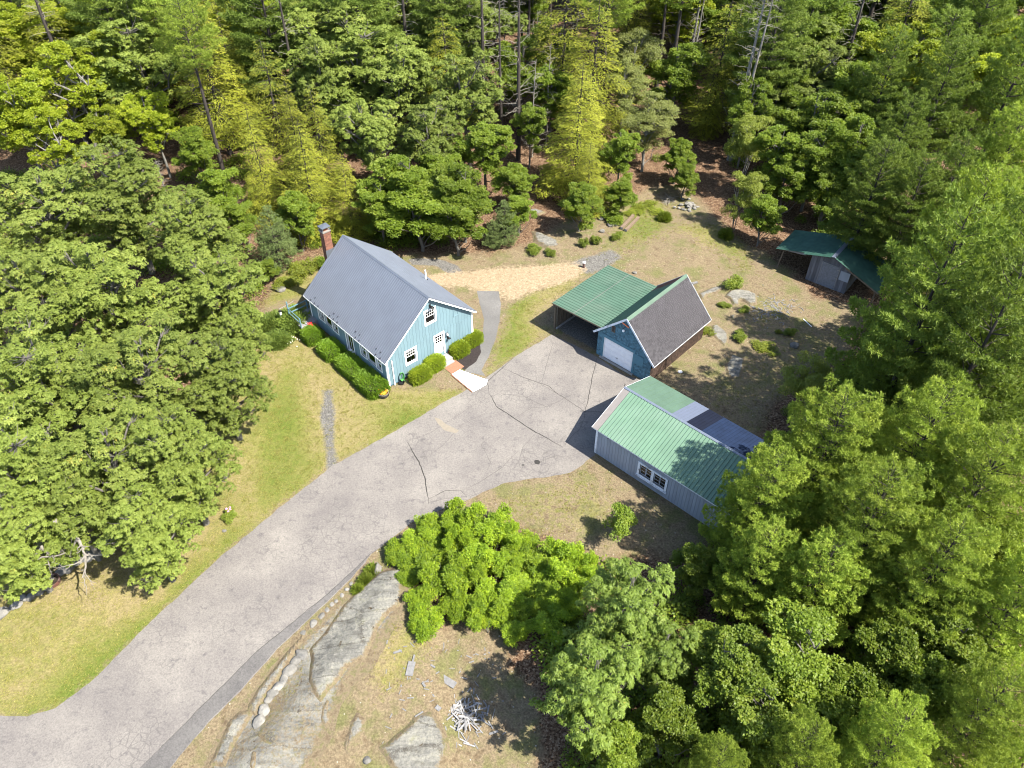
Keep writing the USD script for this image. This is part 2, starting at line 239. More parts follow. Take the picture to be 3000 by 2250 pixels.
# ------------------------------------------------------------------ ground
def ramp_mix(nodes, links, a, b, fac, name):
    nodes[name] = ('mix', {}); links += [(a, name + '.color1'), (b, name + '.color2'), (fac, name + '.fac')]; return name + '.color'
def ground_material():
    n = {'g': ('geometry', {}), 'za': ('attribute', dict(attribute='zone_a')), 'zb': ('attribute', dict(attribute='zone_b')), 'sa': ('separate_color', {}), 'sb': ('separate_color', {}),
         'n1': ('noise_texture', dict(scale=.45, detail=6, roughness=.65)), 'n2': ('noise_texture', dict(scale=3.2, detail=6, roughness=.7)), 'n3': ('noise_texture', dict(scale=8, detail=4, roughness=.8)), 'n4': ('noise_texture', dict(scale=1.3, detail=5, roughness=.7, distortion=.4)),
         'v1': ('voronoi_texture', dict(scale=11)), 'sv': ('separate_color', {}), 'p': ('principled_bsdf', dict(roughness=.95, specular_ior_level=.1))}
    l = [('g.position', f'{k}.vector') for k in ('n1', 'n2', 'n3', 'n4', 'v1')] + [('za.color', 'sa.color'), ('zb.color', 'sb.color'), ('v1.color', 'sv.color')]
    # grass: straw, olive and green in patches, fine mottling
    n['ga'] = ('math', dict(math_type='multiply_add', value2=.62)); n['gb'] = ('math', dict(math_type='multiply', value2=.38)); n['gc'] = ('math', dict(math_type='multiply_add', value2=.55, value3=-.35))
    l += [('n4.fac', 'ga.value1'), ('n2.fac', 'gb.value1'), ('gb.value', 'ga.value3'), ('sb.g', 'gc.value1')]
    n['gd'] = ('math', dict(math_type='add')); l += [('ga.value', 'gd.value1'), ('gc.value', 'gd.value2')]
    n['gr'] = ('rgb_ramp', {'ramp': [(.05, (.19, .150, .085)), (.28, (.165, .138, .060)), (.46, (.125, .122, .036)), (.64, (.092, .107, .022)), (.85, (.062, .092, .014))]}); l.append(('gd.value', 'gr.fac'))
    # dry earth with pale stones and brown patches
    n['dm'] = ('math', dict(math_type='multiply_add', value2=.5)); n['dm2'] = ('math', dict(math_type='multiply', value2=.5)); l += [('n4.fac', 'dm.value1'), ('n2.fac', 'dm2.value1'), ('dm2.value', 'dm.value3')]
    n['dr'] = ('rgb_ramp', {'ramp': [(.25, (.050, .035, .020)), (.38, (.092, .067, .040)), (.50, (.150, .117, .073)), (.60, (.115, .098, .050)), (.70, (.185, .153, .108)), (.82, (.26, .23, .18))]}); l.append(('dm.value', 'dr.fac'))
    # leaf litter
    n['lr'] = ('rgb_ramp', {'ramp': [(0, (.040, .022, .013)), (.4, (.085, .050, .029)), (.75, (.135, .086, .052)), (1, (.21, .15, .10))]}); l.append(('sv.r', 'lr.fac'))
    # sand, gravel
    n['sr'] = ('rgb_ramp', {'ramp': [(.3, (.165, .122, .074)), (.5, (.225, .172, .108)), (.7, (.265, .21, .14))]}); l.append(('n2.fac', 'sr.fac'))
    n['vr'] = ('rgb_ramp', {'ramp': [(.3, (.066, .062, .055)), (.5, (.10, .095, .086)), (.7, (.145, .137, .124))]}); l.append(('n3.fac', 'vr.fac'))
    n['mg'] = ('map_range', dict(from_min=.50, from_max=.62, to_max=.75, clamp=True)); n['dg'] = ('mix', dict(color2=(.092, .096, .034))); l += [('n1.fac', 'mg.value'), ('dr.color', 'dg.color1'), ('mg.result', 'dg.fac')]
    n['v3'] = ('voronoi_texture', dict(scale=2.6)); n['vd'] = ('map_range', dict(from_min=.07, from_max=.12, to_min=1, to_max=0, clamp=True)); n['vs'] = ('separate_color', {}); n['vt'] = ('math', dict(math_type='less_than', value2=.35)); n['vm'] = ('math', dict(math_type='multiply')); n['ds'] = ('mix', dict(color2=(.30, .275, .235)))
    l += [('g.position', 'v3.vector'), ('v3.distance', 'vd.value'), ('v3.color', 'vs.color'), ('vs.r', 'vt.value1'), ('vd.result', 'vm.value1'), ('vt.value', 'vm.value2'), ('dg.color', 'ds.color1'), ('vm.value', 'ds.fac')]
    def edge(src, nm, amp=.9, lo=.35, hi=.65):
        n[nm + 'm'] = ('math', dict(math_type='multiply_add', value2=amp, value3=-amp / 2)); n[nm + 'a'] = ('math', dict(math_type='add')); n[nm] = ('map_range', dict(from_min=lo, from_max=hi, clamp=True))
        l.extend([('n2.fac', nm + 'm.value1'), (src, nm + 'a.value1'), (nm + 'm.value', nm + 'a.value2'), (nm + 'a.value', nm + '.value')]); return nm + '.result'
    c = ramp_mix(n, l, 'ds.color', 'gr.color', edge('sa.r', 'eg', 1.3, .3, .7), 'c1')
    c = ramp_mix(n, l, c, 'lr.color', edge('sa.g', 'el', 1.0), 'c2')
    c = ramp_mix(n, l, c, 'vr.color', edge('sb.r', 'ev', .9), 'c3')
    c = ramp_mix(n, l, c, 'sr.color', edge('sa.b', 'es', 1.5, .3, .7), 'c4')
    n['fr'] = ('rgb_ramp', {'ramp': [(.28, (.42, .42, .42)), (.5, (1, 1, 1)), (.72, (1.6, 1.6, 1.6))]}); n['fm'] = ('mix', dict(mix_type='multiply', fac=.85)); l += [('n3.fac', 'fr.fac'), (c, 'fm.color1'), ('fr.color', 'fm.color2'), ('fm.color', 'p.base_color')]
    n['bp'] = ('bump', dict(strength=.9, distance=.05)); l += [('n3.fac', 'bp.height'), ('bp.normal', 'p.normal')]
    return usdkit.material(stage, '/World/Looks/ground', n, l, surface='p.BSDF')
GROUND = ground_material()
def wobble(x, y, amp, s, seed): return (fbm(x, y, s, seed) - .5) * 2 * amp
def sd(poly, P): return np.where(shapely.contains(poly, P), 1, -1) * shapely.distance(poly.boundary, P)
SAND = ppoly([(945, 590), (1000, 583), (1090, 575), (1190, 571), (1245, 569), (1264, 582), (1255, 594), (1210, 611), (1150, 632), (1102, 646), (1078, 630), (1035, 632), (1000, 622), (950, 620), (900, 600)])
WALK = ppoly([(1003, 803), (1028, 765), (1043, 722), (1046, 690), (1036, 655), (1030, 628), (1078, 628), (1082, 655), (1080, 690), (1070, 735), (1055, 772), (1040, 800), (1048, 812)])
ARC = ppoly([(880, 560), (915, 557), (960, 560), (990, 573), (1005, 592), (970, 590), (940, 573), (890, 572)])
STRIP = ppoly([(697, 843), (722, 838), (722, 890), (726, 960), (735, 1020), (732, 1050), (703, 1050), (697, 960), (692, 890)])
MULCH = ppoly([(968, 770), (1035, 738), (1040, 760), (1028, 782), (1003, 800), (985, 785)])
GRAVEL2 = ppoly([(1225, 572), (1265, 555), (1320, 541), (1345, 556), (1318, 575), (1268, 592)])
CAR_FLOOR = foot(GX, GY, GA, -4.7, -.1, .2, 7.6)
LAWN = ppoly([(-200, 1260), (120, 1150), (330, 1010), (440, 900), (520, 770), (560, 690), (640, 655), (690, 660), (780, 750), (842, 838), (1000, 842), (1004, 848), (900, 908), (830, 948), (720, 1008), (600, 1103), (480, 1203), (330, 1343), (200, 1473), (120, 1534), (60, 1550), (-20, 1552), (-200, 1620)])
G2 = ppoly([(1050, 810), (1085, 710), (1098, 655), (1180, 615), (1265, 588), (1200, 655), (1150, 695), (1195, 716), (1110, 775)])
G3 = ppoly([(1320, 500), (1350, 440), (1420, 425), (1455, 440), (1450, 480), (1560, 480), (1640, 560), (1620, 590), (1540, 540), (1450, 500), (1330, 560), (1280, 575)])
G4 = ppoly([(1010, 1085), (1100, 1048), (1200, 1036), (1270, 1005), (1330, 1060), (1400, 1110), (1300, 1180), (1150, 1170)])
G5 = ppoly([(820, 1380), (890, 1360), (930, 1400), (880, 1480), (830, 1520), (790, 1480)])
G6 = ppoly([(590, 1540), (640, 1440), (665, 1425), (655, 1470), (620, 1530)])
G7 = ppoly([(1530, 830), (1700, 720), (1850, 700), (1800, 800), (1650, 900), (1640, 950), (1500, 870)])
G8 = ppoly([(1600, 640), (1700, 640), (1720, 690), (1650, 730), (1600, 700)])
BACKG = ppoly([(560, 660), (610, 585), (690, 560), (680, 600), (650, 640)])
EDGE_GREEN = unary_union([ppoly([(60, 1530), (200, 1440), (330, 1310), (480, 1170), (520, 1160), (340, 1340), (200, 1474), (60, 1550)]), ppoly([(940, 860), (1000, 835), (1000, 850), (900, 905), (860, 915)]), ppoly([(570, 1080), (560, 900), (620, 800), (650, 820), (640, 950), (690, 1010), (640, 1070)]), ppoly([(1120, 770), (1085, 770), (1100, 660), (1140, 640), (1120, 720)])]).buffer(.3)
def zones(x, y):
    P = shapely.points(x, y)
    def soft(poly, w, seed): return np.clip(.5 + (sd(poly, P) + wobble(x, y, w * .9, .5, seed)) / (2 * w), 0, 1)
    grass = np.maximum.reduce([soft(LAWN, .7, 1) * (.88 + .0 * x), soft(G2, .8, 2) * .72, soft(G3, 1.6, 3) * .6, soft(G4, 1.4, 4) * .42, soft(G5, .9, 5) * .7, soft(G6, .3, 6), soft(G7, 2, 7) * .42, soft(G8, 1.5, 8) * .4, soft(BACKG, 1, 9)])
    litter = 1 - soft(YARD, 1.6, 10)
    sand = soft(SAND, .75, 11)
    grav = np.maximum.reduce([soft(ARC, .3, 12), soft(STRIP, .4, 13) * .8, soft(GRAVEL2, .6, 14) * .9, soft(CAR_FLOOR, .3, 15) * .85])
    green = np.clip(.30 + .5 * soft(EDGE_GREEN, .9, 16) + .35 * soft(G3, 1, 17) + .5 * soft(G6, .3, 18) + wobble(x, y, .75, .22, 19), 0, 1)
    return np.stack([grass, litter, sand], -1), np.stack([grav, green, 0 * x], -1)
def surface(name, x, y, faces, parent=None):
    z = height(x, y); m = usdkit.mesh(stage, numbered('/World/' + name), (np.stack([x, y, z], -1), faces), GROUND, True)
    za, zb = zones(x, y); pv = UsdGeom.PrimvarsAPI(m)
    for k, a in (('zone_a', za), ('zone_b', zb)):
        pv.CreatePrimvar(k, Sdf.ValueTypeNames.Color3fArray, 'vertex').Set(Vt.Vec3fArray.FromNumpy(a.astype(np.float32)))
    tag(m, kind='structure'); return m
def grid(xs, ys):
    X, Y = np.meshgrid(xs, ys); nx, ny = len(xs), len(ys); i, j = np.meshgrid(np.arange(nx - 1), np.arange(ny - 1)); a = (j * nx + i).ravel()
    return X.ravel(), Y.ravel(), np.vstack([np.stack([a, a + 1, a + nx + 1], -1), np.stack([a, a + nx + 1, a + nx], -1)])
def spread(lo, hi, a, b, step, far):
    inner = np.arange(a, b + 1e-6, step); out = []
    s, p = step, b
    while p < hi: s = min(s * 1.25, far); p += s; out.append(p)
    s, p = step, a; pre = []
    while p > lo: s = min(s * 1.25, far); p -= s; pre.append(p)
    return np.array(pre[::-1] + list(inner) + out)
GX_, GY_ = spread(-420, 420, -34, 36, .3, 30), spread(-120, 520, 12, 88, .3, 30)
gx, gy, gf = grid(GX_, GY_)
cx, cy = gx[gf].mean(1), gy[gf].mean(1); CP = shapely.points(cx, cy)
which = np.full(len(gf), 0); which[shapely.contains(YARD, CP)] = 1; which[shapely.contains(LAWN, CP)] = 2; which[sd(SAND, CP) > 0] = 3
for k, nm in enumerate(('forest_floor', 'bare_ground', 'lawn', 'sand_path')):
    f = gf[which == k]; u, inv = np.unique(f, return_inverse=True)
    surface(nm, gx[u], gy[u], inv.reshape(-1, 3))

def clip_grid(poly, step, amp=0., ns=1.2, seed=0, lift=.004, zf=None):
    """a sheet over the ground inside poly (edge made uneven by amp), lying lift above it, with exact outline"""
    if amp:
        r = poly.exterior; n = max(16, int(r.length / .12)); q = np.array([r.interpolate(i / n, True).coords[0] for i in range(n)])
        nrm = np.roll(q, -1, 0) - np.roll(q, 1, 0); nrm = np.stack([nrm[:, 1], -nrm[:, 0]], -1); nrm /= np.linalg.norm(nrm, axis=1, keepdims=True) + 1e-9
        q = q + nrm * wobble(q[:, 0], q[:, 1], amp, ns, seed)[:, None]; poly = Polygon(q).buffer(0)
        if poly.geom_type != 'Polygon': poly = max(poly.geoms, key=lambda g: g.area)
    x0, y0, x1, y1 = poly.bounds; vs, fs, n = [], [], 0
    for a in np.arange(math.floor(x0 / step) * step, x1, step):
        col = poly.intersection(sbox(a, y0 - 1, a + step, y1 + 1))
        if col.is_empty: continue
        for b in np.arange(math.floor(col.bounds[1] / step) * step, col.bounds[3], step):
            c = sbox(a, b, a + step, b + step); g = c if col.contains(c) else col.intersection(c)
            for h in getattr(g, 'geoms', [g]):
                if h.geom_type != 'Polygon' or h.area < 1e-5: continue
                if h is c: v, f = np.array(h.exterior.coords)[:4], np.array([[0, 1, 2], [0, 2, 3]])
                else: v, f = trimesh.creation.triangulate_polygon(h, engine='earcut')
                vs.append(v); fs.append(f + n); n += len(v)
    v, f = np.vstack(vs), np.vstack(fs); r = np.round(v, 4); u, inv = np.unique(r, axis=0, return_inverse=True); f = inv.ravel()[f]
    ar = (u[f[:, 1], 0] - u[f[:, 0], 0]) * (u[f[:, 2], 1] - u[f[:, 0], 1]) - (u[f[:, 1], 1] - u[f[:, 0], 1]) * (u[f[:, 2], 0] - u[f[:, 0], 0])
    f = np.where((ar < 0)[:, None], f[:, [0, 2, 1]], f); z = height(u[:, 0], u[:, 1]) + lift
    return np.column_stack([u, z]), f
def asphalt(name, c0, c1, crack=.9, stain=(.12, .115, .12)):
    n = {'g': ('geometry', {}), 'nd': ('noise_texture', dict(scale=.55, detail=5, roughness=.65)), 'vm': ('mix_vector', dict(fac=.22, use_clamp=False)), 'n1': ('noise_texture', dict(scale=.28, detail=6, roughness=.6)), 'n2': ('noise_texture', dict(scale=1.7, detail=6, roughness=.7)), 'n3': ('noise_texture', dict(scale=9, detail=4, roughness=.85)),
         'v': ('voronoi_texture', dict(scale=.27, feature='distance_to_edge')), 'v2': ('voronoi_texture', dict(scale=2.3, feature='distance_to_edge')), 'r': ('rgb_ramp', {'ramp': [(.3, c0), (.55, (C(*c0) + C(*c1)) / 2), (.75, c1)]}),
         'k': ('map_range', dict(from_min=.002, from_max=.016, to_min=1, to_max=0, clamp=True)), 'k2': ('map_range', dict(from_min=.005, from_max=.05, to_min=1, to_max=0, clamp=True)), 'km': ('map_range', dict(from_min=.5, from_max=.6, clamp=True)), 'kk': ('math', dict(math_type='multiply')), 'kx': ('math', dict(math_type='maximum', value1=0.0)), 'kh': ('math', dict(math_type='multiply', value2=crack)),
         'c': ('mix', dict(color2=(.055, .052, .05))), 's': ('map_range', dict(from_min=.55, from_max=.70, to_max=.65, clamp=True)), 'sm': ('mix', dict(color2=stain)), 'fr': ('rgb_ramp', {'ramp': [(.28, (.62, .62, .62)), (.5, (1, 1, 1)), (.72, (1.35, 1.34, 1.32))]}), 'fm': ('mix', dict(mix_type='multiply', fac=.85)),
         'p': ('principled_bsdf', dict(roughness=.9, specular_ior_level=.2)), 'bp': ('bump', dict(strength=.5, distance=.02)), 'kmn': ('noise_texture', dict(scale=.21, detail=3))}
    l = [('g.position', x + '.vector') for x in ('nd', 'n1', 'n2', 'n3', 'kmn')] + [('g.position', 'vm.a'), ('nd.color', 'vm.b'), ('vm.result', 'v.vector'), ('vm.result', 'v2.vector'), ('n1.fac', 'r.fac'), ('v.distance', 'k.value'), ('v2.distance', 'k2.value'), ('kmn.fac', 'km.value'), ('k2.result', 'kk.value1'), ('km.result', 'kk.value2'), ('kk.value', 'kx.value2'), ('kx.value', 'kh.value1'),
         ('n2.fac', 's.value'), ('s.result', 'sm.fac'), ('r.color', 'sm.color1'), ('sm.color', 'fm.color1'), ('n3.fac', 'fr.fac'), ('fr.color', 'fm.color2'), ('fm.color', 'c.color1'), ('kh.value', 'c.fac'), ('c.color', 'p.base_color'), ('n3.fac', 'bp.height'), ('bp.normal', 'p.normal')]
    return usdkit.material(stage, '/World/Looks/' + name, n, l, surface='p.BSDF')
L['asphalt'] = asphalt('asphalt', (.112, .102, .096), (.182, .167, .148), .45, (.060, .056, .058))
L['asphalt_patch'] = asphalt('asphalt_patch', (.072, .068, .066), (.125, .118, .110), .35, (.040, .038, .039))
L['walk_asphalt'] = asphalt('walk_asphalt', (.090, .087, .082), (.135, .129, .12), .3)
def sheet(name, poly, m, step=.3, amp=.05, seed=1, lift=.004, label=None):
    return tag(usdkit.mesh(stage, numbered('/World/' + name), clip_grid(poly, step, amp, 1.6, seed, lift), m, False), label, kind='structure')
sheet('driveway', DRIVE, L['asphalt'], .3, .13, 21, .02)
GUTTER = ppoly([(852, 1163), (838, 1180), (800, 1197), (700, 1290), (560, 1402), (480, 1482), (300, 1662), (120, 1900), (190, 1890), (366, 1660), (450, 1560), (520, 1490), (600, 1400), (700, 1306), (760, 1248), (800, 1198), (850, 1158)]).buffer(0)
GUTTER = GUTTER if GUTTER.geom_type == 'Polygon' else max(GUTTER.geoms, key=lambda g: g.area)
sheet('driveway_patch', GUTTER.intersection(DRIVE).buffer(-.01), L['asphalt_patch'], .3, .04, 22, .026)
sheet('footpath', WALK.difference(SAND.buffer(-.3)) if WALK.difference(SAND.buffer(-.3)).geom_type == 'Polygon' else WALK, L['walk_asphalt'], .3, .06, 23, .012)
sheet('mulch_bed', MULCH, L['mulch'], .2, .08, 24, .018)
# ------------------------------------------------------------------ building helpers
def wall_poly(poly2, t, M):
    """polygon in (s, z), thickness t outward; M maps (s, d, z) arrays to local xyz"""
    out = MB()
    for g in getattr(poly2, 'geoms', [poly2]):
        if g.geom_type != 'Polygon' or g.area < 1e-4: continue
        m = trimesh.creation.extrude_polygon(g, t, engine='earcut'); v = m.vertices
        out.add(M(v[:, 0], v[:, 2], v[:, 1]), m.faces)
    return out.get() if out.v else None
def FRONT(y0, sgn=-1): return lambda s, d, z: np.stack([s, y0 + sgn * d, z], -1)
def SIDE(x0, sgn=-1): return lambda s, d, z: np.stack([x0 + sgn * d, s, z], -1)
def boards(parent, name, outline, pitch, holes, M, m, t=.025, gap=.014, seam=None, s0=None):
    """vertical boards, each a part, over a recessed sheet; holes are rectangles (s0, s1, z0, z1)"""
    hs = unary_union([sbox(a, c, b, d) for a, b, c, d in holes]) if holes else None
    full = outline.difference(hs) if hs is not None else outline
    part(parent, 'wall', wall_poly(full, .10, lambda s, d, z: M(s, d - .10, z)), L['interior'] if False else m)
    x0, _, x1, _ = outline.bounds; a = x0 if s0 is None else s0
    while a < x1:
        strip = full.intersection(sbox(a + gap / 2, -5, a + pitch - gap / 2, 20))
        rows = [strip] if seam is None else [strip.intersection(sbox(-50, -5, 50, seam - .012)), strip.intersection(sbox(-50, seam + .012, 50, 20))]
        for r in rows:
            if not r.is_empty and r.area > .005:
                for r1 in getattr(r, 'geoms', [r]):
                    g = wall_poly(r1, t, M)
                    if g is not None: part(parent, name, g, m)
        a += pitch
def rib_panel(w, ln, pitch, rh=.02, rw=.035, th=.004, first=.0):
    """sheet metal w across, ln along, with trapezoid ribs; local x across, y along, z out"""
    pr = [(0, 0)]; x = first
    while x < w - 1e-6:
        for dx, h in ((-rw, 0), (-rw * .45, rh), (rw * .45, rh), (rw, 0)):
            if 0 < x + dx < w: pr.append((x + dx, h))
        x += pitch
    pr.append((w, 0)); pr = np.array(pr); n = len(pr)
    top = np.vstack([np.column_stack([pr[:, 0], np.full(n, y), pr[:, 1] + th]) for y in (0, ln)]); bot = top - [0, 0, th]
    i = np.arange(n - 1); f = np.vstack([np.stack([i, i + 1, i + n + 1, i + n], -1), np.stack([i + 2 * n, i + 3 * n, i + 3 * n + 1, i + 2 * n + 1], -1), np.stack([i, i + 2 * n, i + 2 * n + 1, i + 1], -1), np.stack([i + n, i + n + 1, i + 3 * n + 1, i + 3 * n], -1)])
    return np.vstack([top, bot]), f
def place(mesh, O, ex, ey):
    v, f = mesh; ex, ey = np.asarray(ex, float), np.asarray(ey, float); ez = np.cross(ex, ey); ez /= np.linalg.norm(ez)
    return np.asarray(O) + v[:, :1] * ex + v[:, 1:2] * ey + v[:, 2:] * ez, f
def slope_panels(parent, name, m, O, ex, ey, width, ln, pw, pitch, rh=.02, rw=.035, jitter=0., seed=0):
    """a roof slope of panels, each a part; O = eave corner, ex along the eave, ey up the slope"""
    n = int(math.ceil(width / pw - 1e-6)); rg = np.random.default_rng(seed); made = []
    for k in range(n):
        w = min(pw, width - k * pw)
        mm = m[k] if isinstance(m, list) else m
        a = rib_panel(w - .003, ln + rg.uniform(-jitter, jitter), pitch, rh, rw, first=pitch * .5 if pitch < pw * .9 else rw)
        made.append(part(parent, name, place(a, np.asarray(O) + np.asarray(ex) * k * pw, ex, ey), mm))
    return made
def unit(v): v = np.asarray(v, float); return v / np.linalg.norm(v)
def shingles(outline, M, m, parent, name, row, wmin, wmax, seed, t=.012, lap=1.25, jit=.01, missing=0.0):
    """courses of shingles over outline (s, z), each its own small plate, joined into one part"""
    rg = np.random.default_rng(seed); out = MB(); x0, z0, x1, z1 = outline.bounds; z = z0
    while z < z1:
        s = x0 - rg.uniform(0, wmax)
        while s < x1:
            w = rg.uniform(wmin, wmax); j = rg.uniform(-jit, jit)
            g = sbox(s + .003, z + j, s + w - .003, z + row).intersection(outline)
            if not g.is_empty and g.area > .2 * w * row and rg.random() > missing:
                a, b, c, d = g.bounds; th = t * rg.uniform(.7, 1.4)
                corners = [(a, th, b), (c, th, b), (c, .003, d), (a, .003, d)]
                if g.area < .97 * (c - a) * (d - b):
                    h = trimesh.creation.triangulate_polygon(g.simplify(.003), engine='earcut') if g.geom_type == 'Polygon' else None
                    if h is not None and len(h[1]):
                        v2 = h[0]; dd = .003 + (th - .003) * (d - v2[:, 1]) / max(d - b, 1e-6); out.add(M(v2[:, 0], dd, v2[:, 1]), h[1])
                else:
                    q = np.array(corners + [(a, 0, b), (c, 0, b)]); out.add(M(q[:, 0], q[:, 1], q[:, 2]), [[0, 1, 2], [0, 2, 3], [4, 5, 1], [4, 1, 0]])
            s += w
        z += row
    return part(parent, name, out.get(), m, kind='stuff')
def window(parent, M, s0, s1, z0, z1, trim=.13, grid_top=(4, 2), grid_bot=None, sash=True, curtain=False, m='white_trim', sill=True, label=None):
    """casing around the opening, sashes with muntins, panes set back in the wall"""
    b = MB()
    def fr(a, c, d0, d1, e, f): b.add(M(np.array([a, c, c, a, a, c, c, a]), np.array([d0, d0, d0, d0, d1, d1, d1, d1]), np.array([e, e, f, f, e, e, f, f])), [[3, 2, 1, 0], [4, 5, 6, 7], [0, 1, 5, 4], [2, 3, 7, 6], [1, 2, 6, 5], [3, 0, 4, 7]])
    fr(s0 - trim, s0, -.09, .05, z0 - trim * .9, z1 + trim); fr(s1, s1 + trim, -.09, .05, z0 - trim * .9, z1 + trim); fr(s0, s1, -.09, .05, z1, z1 + trim); fr(s0, s1, -.09, .05, z0 - trim * .9, z0)
    w = part(parent, 'window', b.get(), L[m], label=label)
    zm = (z0 + z1) / 2 if sash else z1
    parts = [(z0, zm, grid_bot, -.05), (zm, z1, grid_top, -.03)] if sash else [(z0, z1, grid_top, -.04)]
    for a, c, g, d in parts:
        b = MB(); k = .038; fr(s0 + .002, s0 + k, d - .03, d, a, c); fr(s1 - k, s1 - .002, d - .03, d, a, c); fr(s0 + k, s1 - k, d - .03, d, a, a + k); fr(s0 + k, s1 - k, d - .03, d, c - k, c); part(w, 'sash', b.get(), L[m])
        nx, nz = g or (1, 1)
        b = MB()
        for i in range(1, nx): x = s0 + k + (s1 - s0 - 2 * k) * i / nx; fr(x - .012, x + .012, d - .02, d - .004, a + k, c - k)
        for i in range(1, nz): z = a + k + (c - a - 2 * k) * i / nz; fr(s0 + k, s1 - k, d - .019, d - .005, z - .012, z + .012)
        if b.v: part(w, 'muntin', b.get(), L[m])
        for i in range(nx):
            for j in range(nz):
                e0, e1 = s0 + k + (s1 - s0 - 2 * k) * i / nx, s0 + k + (s1 - s0 - 2 * k) * (i + 1) / nx; f0, f1 = a + k + (c - a - 2 * k) * j / nz, a + k + (c - a - 2 * k) * (j + 1) / nz
                part(w, 'pane', (M(np.array([e0, e1, e1, e0]), np.full(4, d - .015), np.array([f0, f0, f1, f1])), np.array([[0, 1, 2], [0, 2, 3]])), L['glass'])
    if curtain:
        part(w, 'blind', (M(np.array([s0, s1, s1, s0]), np.full(4, -.16), np.array([z0 + (z1 - z0) * curtain, z0 + (z1 - z0) * curtain, z1, z1])), np.array([[0, 1, 2], [0, 2, 3]])), L['curtain'])
    return w
# ------------------------------------------------------------------ the blue house
hz = float(height(HX, HY)) * 0
house = thing('blue_house', 'blue board-sided cottage with a steep slate-blue metal roof and a brick chimney', 'house', (HX, HY, 0), HA)
RU, RZ, EL_, ER_, ELZ, ERZ, HL = 4.379, 6.892, -.30, 8.983, 2.873, 3.189, 11.3
HWR = 8.72
sl_l, sl_r = (RZ - ELZ) / (RU - EL_), (RZ - ERZ) / (ER_ - RU); TH = .16
def zl(u): return ELZ + (u - EL_) * sl_l - TH
def zr(u): return ERZ + (ER_ - u) * sl_r - TH
gable = Polygon([(0, .12), (HWR, .12), (HWR, zr(HWR)), (RU, RZ - TH), (0, zl(0))])
W_LOW, W_UP, DOOR_, VENT_ = (1.90, 2.80, 1.36, 2.58), (4.08, 4.98, 4.24, 5.44), (4.78, 5.60, .60, 2.58), (6.84, 7.27, 3.61, 4.15)
boards(house, 'wall_board', gable, .305, [W_LOW, W_UP, DOOR_], FRONT(0), L['house_blue'], seam=2.76)
left = Polygon([(0, .12), (HL, .12), (HL, zl(0)), (0, zl(0))])
LW = [(6.95, 7.75, 1.28, 2.42), (7.87, 8.98, 1.28, 2.42), (9.10, 9.95, 1.28, 2.42), (.72, 1.40, 1.22, 2.42), (1.52, 2.72, 1.22, 2.42), (2.84, 3.62, 1.22, 2.42), (4.72, 5.70, .42, 2.42)]
boards(house, 'wall_board', left, .305, LW, SIDE(0), L['house_blue'])
boards(house, 'wall_board', gable, .305, [], FRONT(HL, 1), L['house_blue'], seam=2.76)
boards(house, 'wall_board', Polygon([(0, .12), (HL, .12), (HL, zr(HWR)), (0, zr(HWR))]), .305, [], SIDE(HWR, 1), L['house_blue'])
part(house, 'foundation', MB().box(.03, HWR - .03, .03, HL - .03, -.5, .125).get(), L['step_stone'])
part(house, 'floor', MB().box(.12, HWR - .12, .12, HL - .12, .3, .4).get(), L['interior'])
part(house, 'partition', MB().box(2.4, 2.5, .12, HL - .12, .41, 3.2).box(3.2, 6.0, 1.6, 1.7, .41, 5.0).get(), L['interior'])
cb = lambda x0, x1, y0, y1, z0, z1: MB().box(x0, x1, y0, y1, z0, z1).get()
for a in ((-.045, .12, -.045, .10), (HWR - .12, HWR + .045, -.045, .10), (-.045, .12, HL - .1, HL + .045), (HWR - .12, HWR + .045, HL - .1, HL + .045)):
    part(house, 'corner_board', cb(a[0], a[1], a[2], a[3], .1, zl(0) - .02 if a[0] < 1 else zr(HWR) - .03), L['white_trim'])
for s0, s1, z0, z1 in (W_LOW, W_UP): window(house, FRONT(0), s0, s1, z0, z1, .15, (4, 2), None, True, .62 if z0 < 3 else .75)
for i, (s0, s1, z0, z1) in enumerate(LW[:6]):
    window(house, SIDE(0), s0, s1, z0, z1, .09 if i % 3 != 1 else .005, (2, 2) if i % 3 != 1 else None, None, i % 3 != 1)
window(house, SIDE(0), *LW[6][:2], .44, 2.42, .11, (2, 1), None, False)
d = MB(); d.add(*wall_poly(Polygon([(4.64, .45), (5.74, .45), (5.74, 2.73), (4.64, 2.73)]).difference(sbox(4.78, .44, 5.60, 2.58)), .12, lambda s, d_, z: FRONT(0)(s, d_ - .06, z)))
door = part(house, 'door', cb(4.785, 5.595, .04, .085, .62, 1.72), L['white_trim'])
part(house, 'door_casing', d.get(), L['white_trim'])
b = MB()
for x in (4.785, 5.51): b.box(x, x + .085, .041, .085, 1.721, 2.575)
b.box(4.871, 5.509, .041, .085, 2.49, 2.575)
for i in (1, 2): b.box(4.871 + .638 * i / 3 - .015, 4.871 + .638 * i / 3 + .015, .045, .08, 1.721, 2.489); b.box(4.871, 5.509, .046, .079, 1.721 + .768 * i / 3 - .015, 1.721 + .768 * i / 3 + .015)
part(door, 'door_frame', b.get(), L['white_trim'])
for i in range(3):
    for j in range(3): part(door, 'pane', cb(4.871 + .638 * i / 3 + .016, 4.871 + .638 * (i + 1) / 3 - .016, .060, .066, 1.721 + .768 * j / 3 + .016, 1.721 + .768 * (j + 1) / 3 - .016), L['glass'])
for i in range(2): part(door, 'door_panel', cb(4.87 + .36 * i, 5.15 + .36 * i, .028, .0395, .72, 1.6), L['white_trim'])
part(door, 'handle', trimesh.creation.icosphere(1, .04).apply_translation((4.84, .0, 1.55)), L['black_iron'], True)
